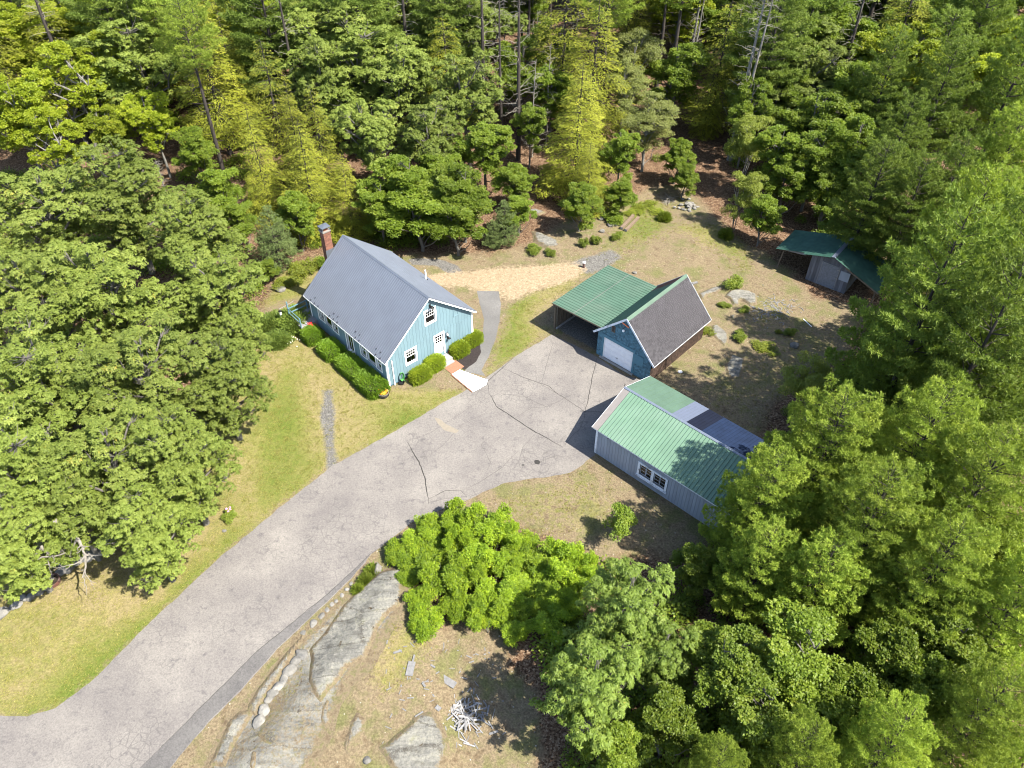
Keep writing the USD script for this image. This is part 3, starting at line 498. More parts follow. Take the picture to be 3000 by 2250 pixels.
v = part(house, 'gable_vent', wall_poly(Polygon([(6.80, 3.57), (7.31, 3.57), (7.31, 4.19), (6.80, 4.19)]).difference(sbox(6.86, 3.63, 7.25, 4.13)), .035, lambda s, d_, z: FRONT(-.026)(s, d_, z)), L['house_blue'])
for k in range(6): part(v, 'louver', place((np.array([[0, 0, 0], [.388, 0, 0], [.388, .06, .02], [0, .06, .02], [0, 0, -.006], [.388, 0, -.006]]), np.array([[0, 1, 2], [0, 2, 3], [4, 5, 1], [4, 1, 0]])), (6.861, -.03, 3.64 + k * .08), (1, 0, 0), (0, .35, .9)), L['house_blue'])
# roof: ribbed panels on both slopes, ridge cap, rakes, fascia
def house_slope(u_e, z_e, sgn):
    e = unit((RU - u_e, 0, RZ - z_e)); ln = math.hypot(RU - u_e, RZ - z_e); n = np.array([-e[2] * sgn, 0, abs(e[0])]) * 1.0
    return e, ln
OV, BK = .30, .30
eL, lL = house_slope(EL_, ELZ, 1); eR, lR = house_slope(ER_, ERZ, -1)
slope_panels(house, 'roof_panel', L['house_roof'], (EL_, HL + BK, ELZ), (0, -1, 0), eL, HL + OV + BK, lL - .02, .915, .2287, .024, .028)
slope_panels(house, 'roof_panel', L['house_roof'], (ER_, -OV, ERZ), (0, 1, 0), eR, HL + OV + BK, lR - .02, .915, .2287, .024, .028)
deck_l = np.array([(EL_ + .02, ELZ - .01), (RU, RZ - .012), (ER_ - .02, ERZ - .01), (ER_ - .02, ERZ - .11), (RU, RZ - TH + .02), (EL_ + .02, ELZ - .11)])
rf = trimesh.creation.extrude_polygon(Polygon(deck_l), HL + OV + BK - .06, engine='earcut'); rv = rf.vertices
part(house, 'roof_deck', (np.stack([rv[:, 0], rv[:, 2] - OV + .03, rv[:, 1]], -1), rf.faces[:, ::-1]), L['white_trim'])
capm = MB()
for e, sgn in ((eL, -1), (eR, 1)):
    a = np.array([RU, 0, RZ + .045]); q = a - e * .17
    capm.add([[a[0], -OV - .02, a[2]], [a[0], HL + BK + .02, a[2]], [q[0], HL + BK + .02, q[2]], [q[0], -OV - .02, q[2]], [a[0], -OV - .02, a[2] - .012], [a[0], HL + BK + .02, a[2] - .012], [q[0], HL + BK + .02, q[2] - .012], [q[0], -OV - .02, q[2] - .012]], [[0, 1, 2, 3], [4, 7, 6, 5], [3, 2, 6, 7], [0, 3, 7, 4], [1, 5, 6, 2]])
part(house, 'ridge_cap', capm.get(), L['house_roof'])
for y, sg in ((-OV, -1), (HL + BK, 1)):
    for e, u0, z0, ln in ((eL, EL_, ELZ, lL), (eR, ER_, ERZ, lR)):
        a = np.array([u0, y + sg * .012, z0 - .085]); part(house, 'rake_board', MB().bar(a, a + e * ln, .022, .17, up=np.cross(e, (0, 1, 0))).get(), L['white_trim'])
        a = np.array([u0, y + sg * .02, z0 + .015]); part(house, 'rake_flashing', MB().bar(a, a + e * (ln + .02), .05, .05, up=np.cross(e, (0, 1, 0))).get(), L['house_roof'])
for u, z, sg in ((EL_, ELZ, -1), (ER_, ERZ, 1)): part(house, 'fascia', MB().box(u - .02 + (0 if sg > 0 else -.005), u + .012, -OV + .02, HL + BK - .02, z - .13, z - .015).get(), L['white_trim'])
# snow guards on the left slope
for k, (v_, row) in enumerate([(10.49, 0), (10.17, 1), (9.88, 0), (9.32, 0), (7.56, 0), (7.28, 1), (6.97, 0), (6.69, 1), (6.4, 0), (4.1, 1), (3.51, 1), (3.76, 0), (3.24, 0), (1.23, 1), (.66, 1), (.95, 0), (.36, 0)]):
    q = np.array([EL_, v_, ELZ]) + eL * (.14 + row * .38); nn = np.array([-eL[2], 0, eL[0]])
    part(house, 'snow_guard', MB().bar(q + nn * .02, q + nn * .10, .10, .05, up=(0, 1, 0)).get(), L['snow_guard'])
# plastic vent pipe through the right slope
vp = np.array([8.05, 5.2, ERZ + (ER_ - 8.05) * sl_r])
vpp = part(house, 'vent_pipe', tube([vp - [0, 0, .1], vp + [0, 0, .3], vp + [0, 0, .95]], .065, 10), L['pvc'], 40); part(vpp, 'boot', trimesh.creation.cone(.16, .14, sections=14).apply_translation(vp + [0, 0, -.02]), L['black_iron'], True)
# chimney outside the back gable
chim = part(house, 'chimney', cb(2.62, 3.28, HL + .33, HL + .93, -.3, 7.75), L['mortar'])
bm = MB(); rg = np.random.default_rng(5)
for k in range(int(8.0 / .075)):
    z = -.2 + k * .075; off = .1 * (k % 2)
    for face in range(4):
        n_ = 3
        for i in range(4):
            a = max(0, i * .2 - off); c = min(.68, (i + 1) * .2 - off - .012)
            if c - a < .03: continue
            if face == 0: bm.box(2.61 + a, 2.61 + c, HL + .318, HL + .34, z, z + .062)
            if face == 1: bm.box(2.61 + a, 2.61 + c, HL + .92, HL + .942, z, z + .062)
            if face == 2: bm.box(2.608, 2.63, HL + .32 + a * .9, HL + .32 + c * .9, z, z + .062)
            if face == 3: bm.box(3.27, 3.292, HL + .32 + a * .9, HL + .32 + c * .9, z, z + .062)
part(chim, 'bricks', bm.get(), L['brick'], kind='stuff')
part(chim, 'crown', cb(2.56, 3.34, HL + .27, HL + .99, 7.751, 7.85), L['mortar'])
part(chim, 'cap', MB().box(2.54, 3.36, HL + .25, HL + 1.01, 8.18, 8.22).add([[2.6, HL + .3, 8.221], [3.3, HL + .3, 8.221], [3.3, HL + .96, 8.221], [2.6, HL + .96, 8.221], [2.95, HL + .63, 8.30]], [[0, 1, 4], [1, 2, 4], [2, 3, 4], [3, 0, 4]]).get(), L['flashing'])
for x, y in ((2.62, .35), (3.28, .35), (2.62, .91), (3.28, .91)): part(chim, 'cap_post', MB().box(x - .025, x + .025, HL + y - .025, HL + y + .025, 7.85, 8.18).get(), L['flashing'])
part(chim, 'flue', MB().box(2.75, 3.15, HL + .46, HL + .80, 7.851, 8.02).get(), L['terracotta'])
part(chim, 'flashing', MB().box(2.55, 3.35, HL + .29, HL + .34, 4.9, 6.1).get(), L['flashing'])
# small fittings of the front gable
def lantern(parent, x, z, s=1.0):
    l = part(parent, 'wall_lamp', MB().box(x - .06 * s, x + .06 * s, -.06, -.027, z - .1 * s, z + .1 * s).tube([(x, -.05, z), (x, -.16 * s, z + .06 * s), (x, -.2 * s, z)], .015, 6).get(), L['black_iron'])
    part(l, 'shade', trimesh.creation.cone(.12 * s, .12 * s, sections=10).apply_translation((x, -.2 * s, z - .03)), L['black_iron'], True); return l
lantern(house, 4.57, 5.86, 1.5)
lm = part(house, 'electric_meter', MB().box(5.88, 6.06, -.16, -.027, 2.1, 2.42).get(), L['flashing']); part(lm, 'dial', trimesh.creation.cylinder(.085, .08, sections=16).apply_transform(trimesh.transformations.rotation_matrix(math.pi / 2, (1, 0, 0))).apply_translation((5.97, -.2, 2.27)), L['pvc'], 40)
lantern(house, 6.06, 1.9, 1.2)
dp = part(house, 'downpipe', MB().tube([(.49, -.08, 2.58), (.49, -.08, 1.2), (.49, -.08, .02)], .05, 8).get(), L['white_trim'], 40)
part(dp, 'bracket', MB().box(.43, .55, -.07, -.026, 1.9, 1.95).box(.43, .55, -.07, -.026, .7, .75).get(), L['white_trim'])
for z in (.5,): part(house, 'sill_board', cb(-.03, HWR + .03, -.04, -.026, .1, .17), L['house_blue_dark'])
# doorstep, brick walk and white mat
def hw(u, v, z=0.): p = loc2w(HX, HY, HA, u, v); return np.array([p[0], p[1], z])
st = thing('door_step', 'pale stone step below the white front door of the blue cottage', 'step', hw(5.25, -.42), HA)
part(st, 'tread', MB().box(-.62, .62, -.40, .38, .0, .30).get(), L['step_stone']); part(st, 'lower_step', MB().box(-.55, .55, -.72, -.403, 0, .15).get(), L['step_stone'])
bp0, bp1, bp2, bp3 = [flat_at((1080 + x / 5.029) / 1.3562, (850 + y / 5.029) / 1.3562)[:2] for x, y in ((1215, 985), (1410, 1130), (1225, 1245), (1075, 1120))]
bw = thing('brick_walk', 'red brick walk between the doorstep and the white mat', 'walkway', (*((bp0 + bp1 + bp2 + bp3) / 4), 0))
cw = (bp0 + bp1 + bp2 + bp3) / 4; tot = MB(); ex = (bp1 - bp0); ey = (bp3 - bp0); nx_, ny_ = 16, 15; rg = np.random.default_rng(8)
for j in range(ny_):
    for i in range(-1, nx_):
        a = (i + (.5 if j % 2 else 0)) / nx_; c = a + 1 / nx_ - .006; a, c = max(a, 0), min(c, 1)
        if c - a < .01: continue
        q = [bp0 + ex * s_ + (bp3 - bp0) * t_ + (bp2 - bp1 - (bp3 - bp0)) * s_ * t_ - cw for s_, t_ in ((a, j / ny_), (c, j / ny_), (c, (j + .92) / ny_), (a, (j + .92) / ny_))]; h = .045 + rg.uniform(-.004, .004)
        tot.add([[*p, h] for p in q] + [[*p, .0] for p in q], [[0, 1, 2, 3], [0, 4, 5, 1], [1, 5, 6, 2], [2, 6, 7, 3], [3, 7, 4, 0]])
part(bw, 'bricks', (tot.get()[0], tot.get()[1][:, ::-1]), L['path_brick'], kind='stuff')
part(bw, 'bed', ([[*(p - cw), .012] for p in (bp0, bp1, bp2, bp3)], [[0, 2, 1], [0, 3, 2]]), L['mortar'])
MATP = [flat_at((1080 + x / 5.029) / 1.3562, (850 + y / 5.029) / 1.3562)[:2] for x, y in ((1228, 1248), (1343, 1180), (1560, 1262), (1705, 1316), (1750, 1328), (1742, 1392), (1650, 1450), (1540, 1506), (1400, 1393))]
mp = Polygon(MATP); mm_ = trimesh.creation.extrude_polygon(mp, .03, engine='earcut'); mm_.apply_translation((0, 0, .045))
wm = usdkit.mesh(stage, '/World/white_apron', mm_, L['white_mat']); tag(wm, 'bright white painted apron where the brick walk meets the driveway', 'apron')
er = thing('brick_edging', 'thin line of bricks along the left edge of the white apron', 'edging', (*MATP[0], 0))
b = MB(); a0, a1 = np.array(MATP[0]), np.array(MATP[7]); dr = (a1 - a0) / np.linalg.norm(a1 - a0); nr = np.array([-dr[1], dr[0]]); ln = np.linalg.norm(a1 - a0); side = -1 if Polygon(MATP).contains(Point(*(a0 + dr * ln * .5 + nr * .15))) else 1
for k in range(int(ln / .21)):
    p = dr * k * .21 + nr * side * .075; part(er, 'brick', MB().bar([*p, .045], [*(p + dr * .195), .045], .09, .07).get(), L['path_brick'])
# ------------------------------------------------------------------ garage with carport
gar = thing('blue_shingled_garage', 'small blue shingled garage with a white door and a green-roofed open carport', 'garage', (GX, GY, 0), GA)
gRU, gRZ, gLe, gLz, gRe, gRz, gL = 2.714, 5.223, -.33, 2.357, 5.752, 2.075, 7.7
gW = 5.36; gsl, gsr = (gRZ - gLz) / (gRU - gLe), (gRZ - gRz) / (gRe - gRU)
gz_l = lambda u: gLz + (u - gLe) * gsl - .13
gz_r = lambda u: gRz + (gRe - u) * gsr - .13
ggab = Polygon([(0, .0), (gW, .0), (gW, gz_r(gW)), (gRU, gRZ - .13), (0, gz_l(0))])
gdoor = (.66, 3.60, .0, 2.18)
body = ggab.difference(sbox(gdoor[0], -.1, gdoor[1], gdoor[3]))
part(gar, 'wall', wall_poly(body, .12, lambda s, d, z: FRONT(0)(s, d - .12, z)), L['garage_trim_blue'])
shingles(body.difference(sbox(.48, -.1, 3.78, 2.48)).difference(sbox(3.76, 1.2, 4.62, 2.16)), FRONT(0), L['garage_blue'], gar, 'wall_shingles', .135, .09, .2, 31, .016, jit=.012, missing=.012)
part(gar, 'wall', wall_poly(ggab, .12, lambda s, d, z: FRONT(gL - .12, 1)(s, d, z)), L['brown_shingle'])
shingles(ggab, FRONT(gL, 1), L['brown_shingle'], gar, 'wall_shingles', .16, .1, .22, 32)
rw_ = Polygon([(0, -.25), (gL, -.25), (gL, gz_r(gW)), (0, gz_r(gW))])
part(gar, 'wall', wall_poly(rw_, .12, lambda s, d, z: SIDE(gW - .12, 1)(s, d, z)), L['brown_shingle'])
shingles(rw_, SIDE(gW, 1), L['brown_shingle'], gar, 'wall_shingles', .16, .1, .22, 33, .02)
part(gar, 'wall', wall_poly(Polygon([(0, 0), (gL, 0), (gL, gz_l(0)), (0, gz_l(0))]), .12, lambda s, d, z: SIDE(.12, -1)(s, d, z)), L['garage_blue'])
part(gar, 'lintel', cb(.48, 3.78, -.045, -.004, 2.181, 2.48), L['garage_trim_blue']); part(gar, 'door_jamb', cb(.48, .659, -.04, .0, .0, 2.18), L['garage_trim_blue']); part(gar, 'door_jamb', cb(.60, .70, -.002, .11, .0, 2.178), L['white_trim'])
part(gar, 'door_jamb', cb(3.601, 3.78, -.04, .0, .0, 2.18), L['garage_trim_blue'])
part(gar, 'sill', cb(.45, 3.85, -.22, -.05, -.02, .09), L['step_stone'])
gd = part(gar, 'garage_door', cb(.702, 3.598, .085, .11, .03, 2.175), L['garage_door'])
for r in range(4):
    z0 = .035 + r * .535; sec = part(gd, 'door_section', cb(.704, 3.596, .058, .084, z0, z0 + .525), L['garage_door'])
for r in range(4):
    for c in range(4): z0 = .035 + r * .535; part(gd, 'door_panel', cb(.79 + c * .71, 1.38 + c * .71, .046, .0575, z0 + .09, z0 + .43), L['garage_door'])
part(gd, 'handle', cb(1.95, 2.13, .03, .055, .62, .67), L['flashing'])
part(gar, 'hatch', cb(3.76, 4.62, -.035, -.003, 1.2, 2.16), L['garage_trim_blue'])
lv = part(gar, 'loft_window', cb(1.30, 1.64, -.05, -.012, 3.12, 3.72), L['old_wood']); part(lv, 'pane', cb(1.36, 1.58, -.056, -.051, 3.2, 3.66), L['black_plastic'])
lp = part(gar, 'yard_lamp', MB().tube([(2.55, -.02, 4.22), (2.55, -.22, 4.25), (2.55, -.25, 4.12)], .02, 6).get(), L['black_iron']); part(lp, 'bulb', trimesh.creation.icosphere(2, .11).apply_translation((2.55, -.25, 3.98)), L['pvc'], True)
part(gar, 'hoist_beam', MB().bar((2.2, -.12, 4.60), (2.95, -.12, 4.42), .07, .07).get(), L['orange_paint'])
eGL = unit((gRU - gLe, 0, gRZ - gLz)); lGL = math.hypot(gRU - gLe, gRZ - gLz); eGR = unit((gRU - gRe, 0, gRZ - gRz)); lGR = math.hypot(gRU - gRe, gRZ - gRz)
GO, GB = .22, .25
dk = np.array([(gLe + .02, gLz - .01), (gRU, gRZ - .012), (gRe - .02, gRz - .012), (gRe - .02, gRz - .10), (gRU, gRZ - .115), (gLe + .02, gLz - .1)])
rf = trimesh.creation.extrude_polygon(Polygon(dk), gL + GO + GB - .04, engine='earcut'); rv = rf.vertices
part(gar, 'roof_deck', (np.stack([rv[:, 0], rv[:, 2] - GO + .02, rv[:, 1]], -1), rf.faces[:, ::-1]), L['white_trim'])
slope_panels(gar, 'roof_panel', [L['rust_metal'] if k < 2 else L['green_metal'] for k in range(12)], (gLe, gL + GB, gLz), (0, -1, 0), eGL, gL + GO + GB, lGL - .02, .70, .175, .028, .02)
SH = lambda s, d, z: np.array([gRe, 0, gRz]) + np.outer(s, (0, 1, 0)) + np.outer(z, eGR) + np.outer(d, unit(np.cross((0, 1, 0), eGR)))
shingles(sbox(-GO, .0, gL + GB, lGR - .02), SH, L['asphalt_shingle'], gar, 'roof_shingles', .14, .13, .32, 34, .012, jit=.002)
part(gar, 'ridge_cap', MB().add(*place((np.array([[0, 0, .03], [gL + GO + GB, 0, .03], [gL + GO + GB, .3, .03], [0, .3, .03], [0, 0, .02], [gL + GO + GB, 0, .02]]), np.array([[0, 1, 2], [0, 2, 3], [4, 5, 1], [4, 1, 0]])), np.array([gRU, -GO, gRZ]) - eGR * .22 + np.array([0, 0, 0]), (0, 1, 0), eGR)).add(*place((np.array([[0, 0, .045], [gL + GO + GB, 0, .045], [gL + GO + GB, .12, .045], [0, .12, .045]]), np.array([[0, 1, 2], [0, 2, 3]])), np.array([gRU, gL + GB, gRZ]) - eGL * .10, (0, -1, 0), eGL)).get(), L['green_metal_mid'])
for e, u0, z0, ln in ((eGL, gLe, gLz, lGL), (eGR, gRe, gRz, lGR)):
    a = np.array([u0, -GO - .012, z0 - .06]); part(gar, 'rake_board', MB().bar(a, a + e * (ln + .01), .024, .17, up=np.cross(e, (0, 1, 0))).get(), L['barn_trim'])
    a = np.array([u0, gL + GB + .012, z0 - .06]); part(gar, 'rake_board', MB().bar(a, a + e * (ln + .01), .024, .17, up=np.cross(e, (0, 1, 0))).get(), L['barn_trim'])
part(gar, 'fascia', cb(gRe - .05, gRe - .018, -GO + .02, gL + GB - .02, gRz - .15, gRz - .02), L['barn_trim'])
# carport
cL_, cz_, cR_, czr, cF, cB = -4.87, 2.87, .42, 3.10, -.19, 7.5
ec = unit((cR_ - cL_, 0, czr - cz_)); lc = math.hypot(cR_ - cL_, czr - cz_)
pan = slope_panels(gar, 'carport_panel', L['green_metal'], (cL_, cB, cz_), (0, -1, 0), ec, cB - cF, lc, .64, .32, .035, .022)
part(gar, 'lap_strip', MB().bar((cL_ + 2.35, cF, cz_ + .125), (cL_ + 2.35, cB, cz_ + .125), .035, .006).get(), L['tan_metal'])
for v_ in (cF + .06, 2.3, 4.8, cB - .06): part(gar, 'carport_rafter', MB().bar((cL_ + .1, v_, cz_ - .08), (cR_ - .3, v_, czr - .085), .06, .13).get(), L['old_wood'])
for v_ in (.1, 2.3, 4.8, cB - .1): part(gar, 'carport_post', MB().box(-4.78, -4.64, v_ - .07, v_ + .07, -.2, cz_ - .13).get(), L['old_wood'])
part(gar, 'carport_beam', MB().bar((-4.71, cF, 2.66), (-4.71, cB, 2.66), .09, .16).get(), L['old_wood'])
part(gar, 'carport_fascia', MB().bar((cL_, cF - .015, cz_ - .06), (cR_ - .1, cF - .015, czr - .07), .02, .10).get(), L['old_wood'])
for k in range(32): part(gar, 'carport_slat', cb(-4.66, -4.635, .35 + k * .225, .35 + k * .225 + .19, .05, 2.3), L['old_wood'])
part(gar, 'carport_kerb', MB().bar((-4.55, .15, .05), (-4.55, 7.2, .05), .14, .14).get(), L['step_stone'])
part(gar, 'carport_back', cb(-4.6, -.05, 7.3, 7.34, 0, 2.6), L['old_wood'])
# ------------------------------------------------------------------ grey barn with the green metal roof
barn = thing('grey_barn', 'long grey board-sided barn with pale green metal roof, overhung by pines', 'barn', (BX, BY, -.05), BA)
bRU, bRZ, bLe, bLz, bRe, bRz, bL = -3.333, 4.12, .26, 2.70, -6.72, 2.98, 10.75
bsl, bsr = (bRZ - bLz) / (bLe - bRU), (bRZ - bRz) / (bRU - bRe)
bgab = Polygon([(0, -.15), (0, bLz + .26 * bsl - .13), (bRU, bRZ - .13), (-6.42, bRz + .3 * bsr - .13), (-6.42, -.15)])
boards(barn, 'wall_board', bgab, .25, [(-4.9, -2.2, .0, 2.2)], FRONT(0), L['barn_siding'], s0=-6.42)
bwin = [(3.92, 4.36, .86, 1.86), (4.43, 4.87, .86, 1.86), (5.10, 5.54, .86, 1.86), (5.61, 6.04, .86, 1.86)]
boards(barn, 'wall_board', Polygon([(0, -.15), (bL, -.15), (bL, bLz + .26 * bsl - .13), (0, bLz + .26 * bsl - .13)]), .25, [(3.92, 4.88, .86, 1.86), (5.09, 6.05, .86, 1.86)], SIDE(0, 1), L['barn_siding'])
boards(barn, 'wall_board', bgab, .25, [], FRONT(bL, 1), L['barn_siding'], s0=-6.42)
boards(barn, 'wall_board', Polygon([(0, -.15), (bL, -.15), (bL, bRz + .3 * bsr - .13), (0, bRz + .3 * bsr - .13)]), .25, [], SIDE(-6.42, -1), L['barn_siding'])
part(barn, 'door', cb(-4.88, -2.22, .02, .07, -.1, 2.18), L['barn_trim'])
part(barn, 'floor', cb(-6.3, -.12, .12, bL - .12, -.2, -.1), L['interior'])
part(barn, 'corner_board', cb(-.1, .05, -.05, .12, -.15, bLz + .26 * bsl - .16), L['barn_trim'])
part(barn, 'corner_board', cb(-6.47, -6.32, -.05, .12, -.15, bRz + .3 * bsr - .16), L['barn_trim'])
part(barn, 'window_casing', wall_poly(sbox(3.74, .70, 6.22, 2.02).difference(sbox(3.92, .86, 4.88, 1.86)).difference(sbox(5.09, .86, 6.05, 1.86)), .05, SIDE(.026, 1)), L['barn_trim'])
part(barn, 'sill', cb(.03, .16, 3.68, 6.28, .64, .70), L['barn_trim'])
for s0, s1, z0, z1 in ((3.92, 4.40, .86, 1.86), (4.40, 4.88, .86, 1.86), (5.09, 5.57, .86, 1.86), (5.57, 6.05, .86, 1.86)):
    window(barn, SIDE(0, 1), s0, s1, z0, z1, .004, (1, 3), None, False, m='barn_trim')
    part(barn, 'shelf', cb(-.7, -.12, s0 + .01, s1 - .01, z0 + .3, z0 + .34), L['beam_wood'])
bR = .18
eBL = unit((bRU - bLe, 0, bRZ - bLz)); lBL = math.hypot(bRU - bLe, bRZ - bLz); eBR = unit((bRU - bRe, 0, bRZ - bRz)); lBR = math.hypot(bRU - bRe, bRZ - bRz)
OVB = .30; tot_l = bL + 2 * OVB
nL = int(math.ceil((tot_l - .56) / .27))
slope_panels(barn, 'roof_panel', L['tan_metal'], (bLe, -OVB, bLz), (0, 1, 0), eBL, .555, lBL, .555, .60, .01, .02)
slope_panels(barn, 'roof_panel', L['green_metal_pale'], (bLe, -OVB + .56, bLz), (0, 1, 0), eBL, tot_l - .56, lBL, .27, .27, .055, .016)
cols = []
segs = [(-OVB, 3.70, 'green_metal_mid', .02, .45), (3.70, 4.90, 'white_metal', .012, .25), (4.90, 6.13, 'navy_metal', .012, .25), (6.13, bL + OVB, 'blue_metal', .012, .25)]
for a, c, mname, rh, pw in segs:
    n_ = int(round((c - a) / pw)); pw2 = (c - a) / n_
    slope_panels(barn, 'roof_panel', L[mname], (bRe, c, bRz), (0, -1, 0), eBR, c - a, lBR, pw2, pw2, .03, .014)
dk = np.array([(bLe - .02, bLz - .01), (bRU, bRZ - .012), (bRe + .02, bRz - .01), (bRe + .02, bRz - .1), (bRU, bRZ - .115), (bLe - .02, bLz - .1)])
rf = trimesh.creation.extrude_polygon(Polygon(dk[::-1]), tot_l - .04, engine='earcut'); rv = rf.vertices
part(barn, 'roof_deck', (np.stack([rv[:, 0], rv[:, 2] - OVB + .02, rv[:, 1]], -1), rf.faces), L['barn_trim'])
rc = MB()
for e in (eBL, eBR):
    a = np.array([bRU, 0, bRZ + .05]); q = a - e * .11; y0, y1 = -OVB - .02, bL + OVB + .02
    rc.add([[a[0], y0, a[2]], [a[0], y1, a[2]], [q[0], y1, q[2]], [q[0], y0, q[2]], [a[0], y0, a[2] - .012], [a[0], y1, a[2] - .012], [q[0], y1, q[2] - .012], [q[0], y0, q[2] - .012]], [[0, 1, 2, 3], [4, 7, 6, 5], [3, 2, 6, 7], [0, 3, 7, 4], [1, 5, 6, 2]])
part(barn, 'ridge_cap', rc.get(), L['ridge_metal'])
for e, u0, z0, ln in ((eBL, bLe, bLz, lBL), (eBR, bRe, bRz, lBR)):
    for y in (-OVB - .012, bL + OVB + .012):
        a = np.array([u0, y, z0 - .06]); part(barn, 'rake_board', MB().bar(a, a + e * ln, .022, .13, up=np.cross(e, (0, 1, 0))).get(), L['barn_trim'])
part(barn, 'finial', MB().tube([(bRU, -OVB - .02, bRZ), (bRU, -OVB - .02, bRZ + .35)], .015, 5).bar((bRU - .12, -OVB - .02, bRZ + .2), (bRU + .12, -OVB - .02, bRZ + .2), .02).get(), L['black_iron'])
part(barn, 'conduit', MB().tube([(.10, 1.0, 2.35), (.10, 1.3, 2.5), (.10, 1.75, 2.42)], .02, 6).get(), L['black_iron'])
# ------------------------------------------------------------------ old shed at the edge of the wood
shed = thing('old_shed', 'weathered grey shed with low green corrugated roof and open side bays at the wood edge', 'shed', (SX, SY, float(height(SX, SY)) * 0), SA)
sRU, sRZ, sL = 2.03, 3.37, 4.25; sLe, sLz, sL2, sL2z, sRe, sRez = -.71, 2.63, -3.41, 1.95, 6.56, 1.54
body = Polygon([(0, 0), (3.76, 0), (3.76, 2.45), (sRU, 3.2), (0, 2.65)])
bd = [sbox(0, 0, .95, 3), sbox(2.85, 0, 3.76, 3)]
a = 0.0; rg = np.random.default_rng(41)
while a < 3.76:
    w_ = rg.uniform(.2, .3); g = body.intersection(sbox(a + .006, 0, min(a + w_, 3.76) - .006, 4)).difference(sbox(1.06, -1, 2.76, 2.44))
    if not g.is_empty: part(shed, 'wall_board', wall_poly(g, .03 + rg.uniform(0, .012), FRONT(0)), L['old_board'])
    a += w_
part(shed, 'wall', wall_poly(body, .05, lambda s, d, z: FRONT(0, 1)(s, d + .04, z)), L['old_board'])
part(shed, 'wall', wall_poly(body, .05, FRONT(sL - .2, 1)), L['old_board'])
for x in (.0, 3.71):
    for k in range(16): part(shed, 'side_board', cb(x, x + .05, .1 + k * .25, .1 + k * .25 + .24, 0, 2.5), L['old_board'])
dr_ = part(shed, 'door', cb(1.10, 2.72, -.07, -.035, .02, 2.40), L['old_door'])
part(dr_, 'door_edge', MB().box(1.06, 1.10, -.085, -.03, .02, 2.44).box(2.72, 2.76, -.085, -.03, .02, 2.44).box(1.10, 2.72, -.085, -.03, 2.40, 2.44).get(), L['scrap_wood'])
for z in (.25, 1.2, 2.1): part(dr_, 'hinge', cb(2.52, 2.80, -.09, -.0705, z, z + .06), L['flashing'])
part(shed, 'wall_patch', cb(2.86, 3.74, -.065, -.035, 1.25, 2.2), L['barn_siding'])
eSL = unit((sRU - sLe, 0, sRZ - sLz)); lSL = math.hypot(sRU - sLe, sRZ - sLz)
part(shed, 'rafter', MB().bar((sL2, .3, sL2z - .12), (sRU, .3, sRZ - .12), .08, .12).bar((sL2, 3.9, sL2z - .12), (sRU, 3.9, sRZ - .12), .08, .12).get(), L['old_wood'])
slope_panels(shed, 'roof_panel', L['green_metal_old'], (sLe, sL, sLz), (0, -1, 0), eSL, sL + .35, lSL, .66, .11, .02, .028, .02, 3)
eS2 = unit((sLe - sL2, 0, sLz - sL2z)); l2_ = math.hypot(sLe - sL2, sLz - sL2z)
slope_panels(shed, 'roof_panel', L['green_metal_old'], (sL2, sL, sL2z), (0, -1, 0), eS2, sL + .05, l2_ + .08, .66, .11, .02, .028, .02, 4)
eSR = unit((sRU - sRe, 0, sRZ - sRez)); lSR = math.hypot(sRU - sRe, sRZ - sRez)
slope_panels(shed, 'roof_panel', L['green_metal_old'], (sRe, -.35, sRez), (0, 1, 0), eSR, sL + .35, lSR, .66, .11, .02, .028, .02, 5)
part(shed, 'ridge_cap', MB().add(*place((np.array([[0, 0, .05], [sL + .35, 0, .05], [sL + .35, .3, .05], [0, .3, .05]]), np.array([[0, 1, 2], [0, 2, 3]])), np.array([sRU, sL, sRZ]) - eSL * .28, (0, -1, 0), eSL)).add(*place((np.array([[0, 0, .05], [sL + .35, 0, .05], [sL + .35, .12, .05], [0, .12, .05]]), np.array([[0, 1, 2], [0, 2, 3]])), np.array([sRU, -.35, sRZ]) - eSR * .10, (0, 1, 0), eSR)).get(), L['ridge_metal'])
part(shed, 'eave_board', MB().bar((sL2 - .02, .32, sL2z - .06), (sLe + .1, .0, sLz - .18), .04, .18).get(), L['scrap_wood'])
part(shed, 'eave_board', MB().bar((sRe, -.36, sRez - .06), (sRU + 1.2, -.36, sRZ - .60), .03, .12).get(), L['old_wood'])
for x, y, h_ in ((-2.7, .25, 1.95), (-3.2, 3.9, 1.8), (-.9, 3.9, 2.4), (6.2, .2, 1.5), (6.2, 3.9, 1.5), (5.0, 3.9, 1.9)): part(shed, 'post', MB().bar((x - .25 if x == -2.7 else x, y, -.3), (x, y, h_), .1, .1).get(), L['old_wood'])
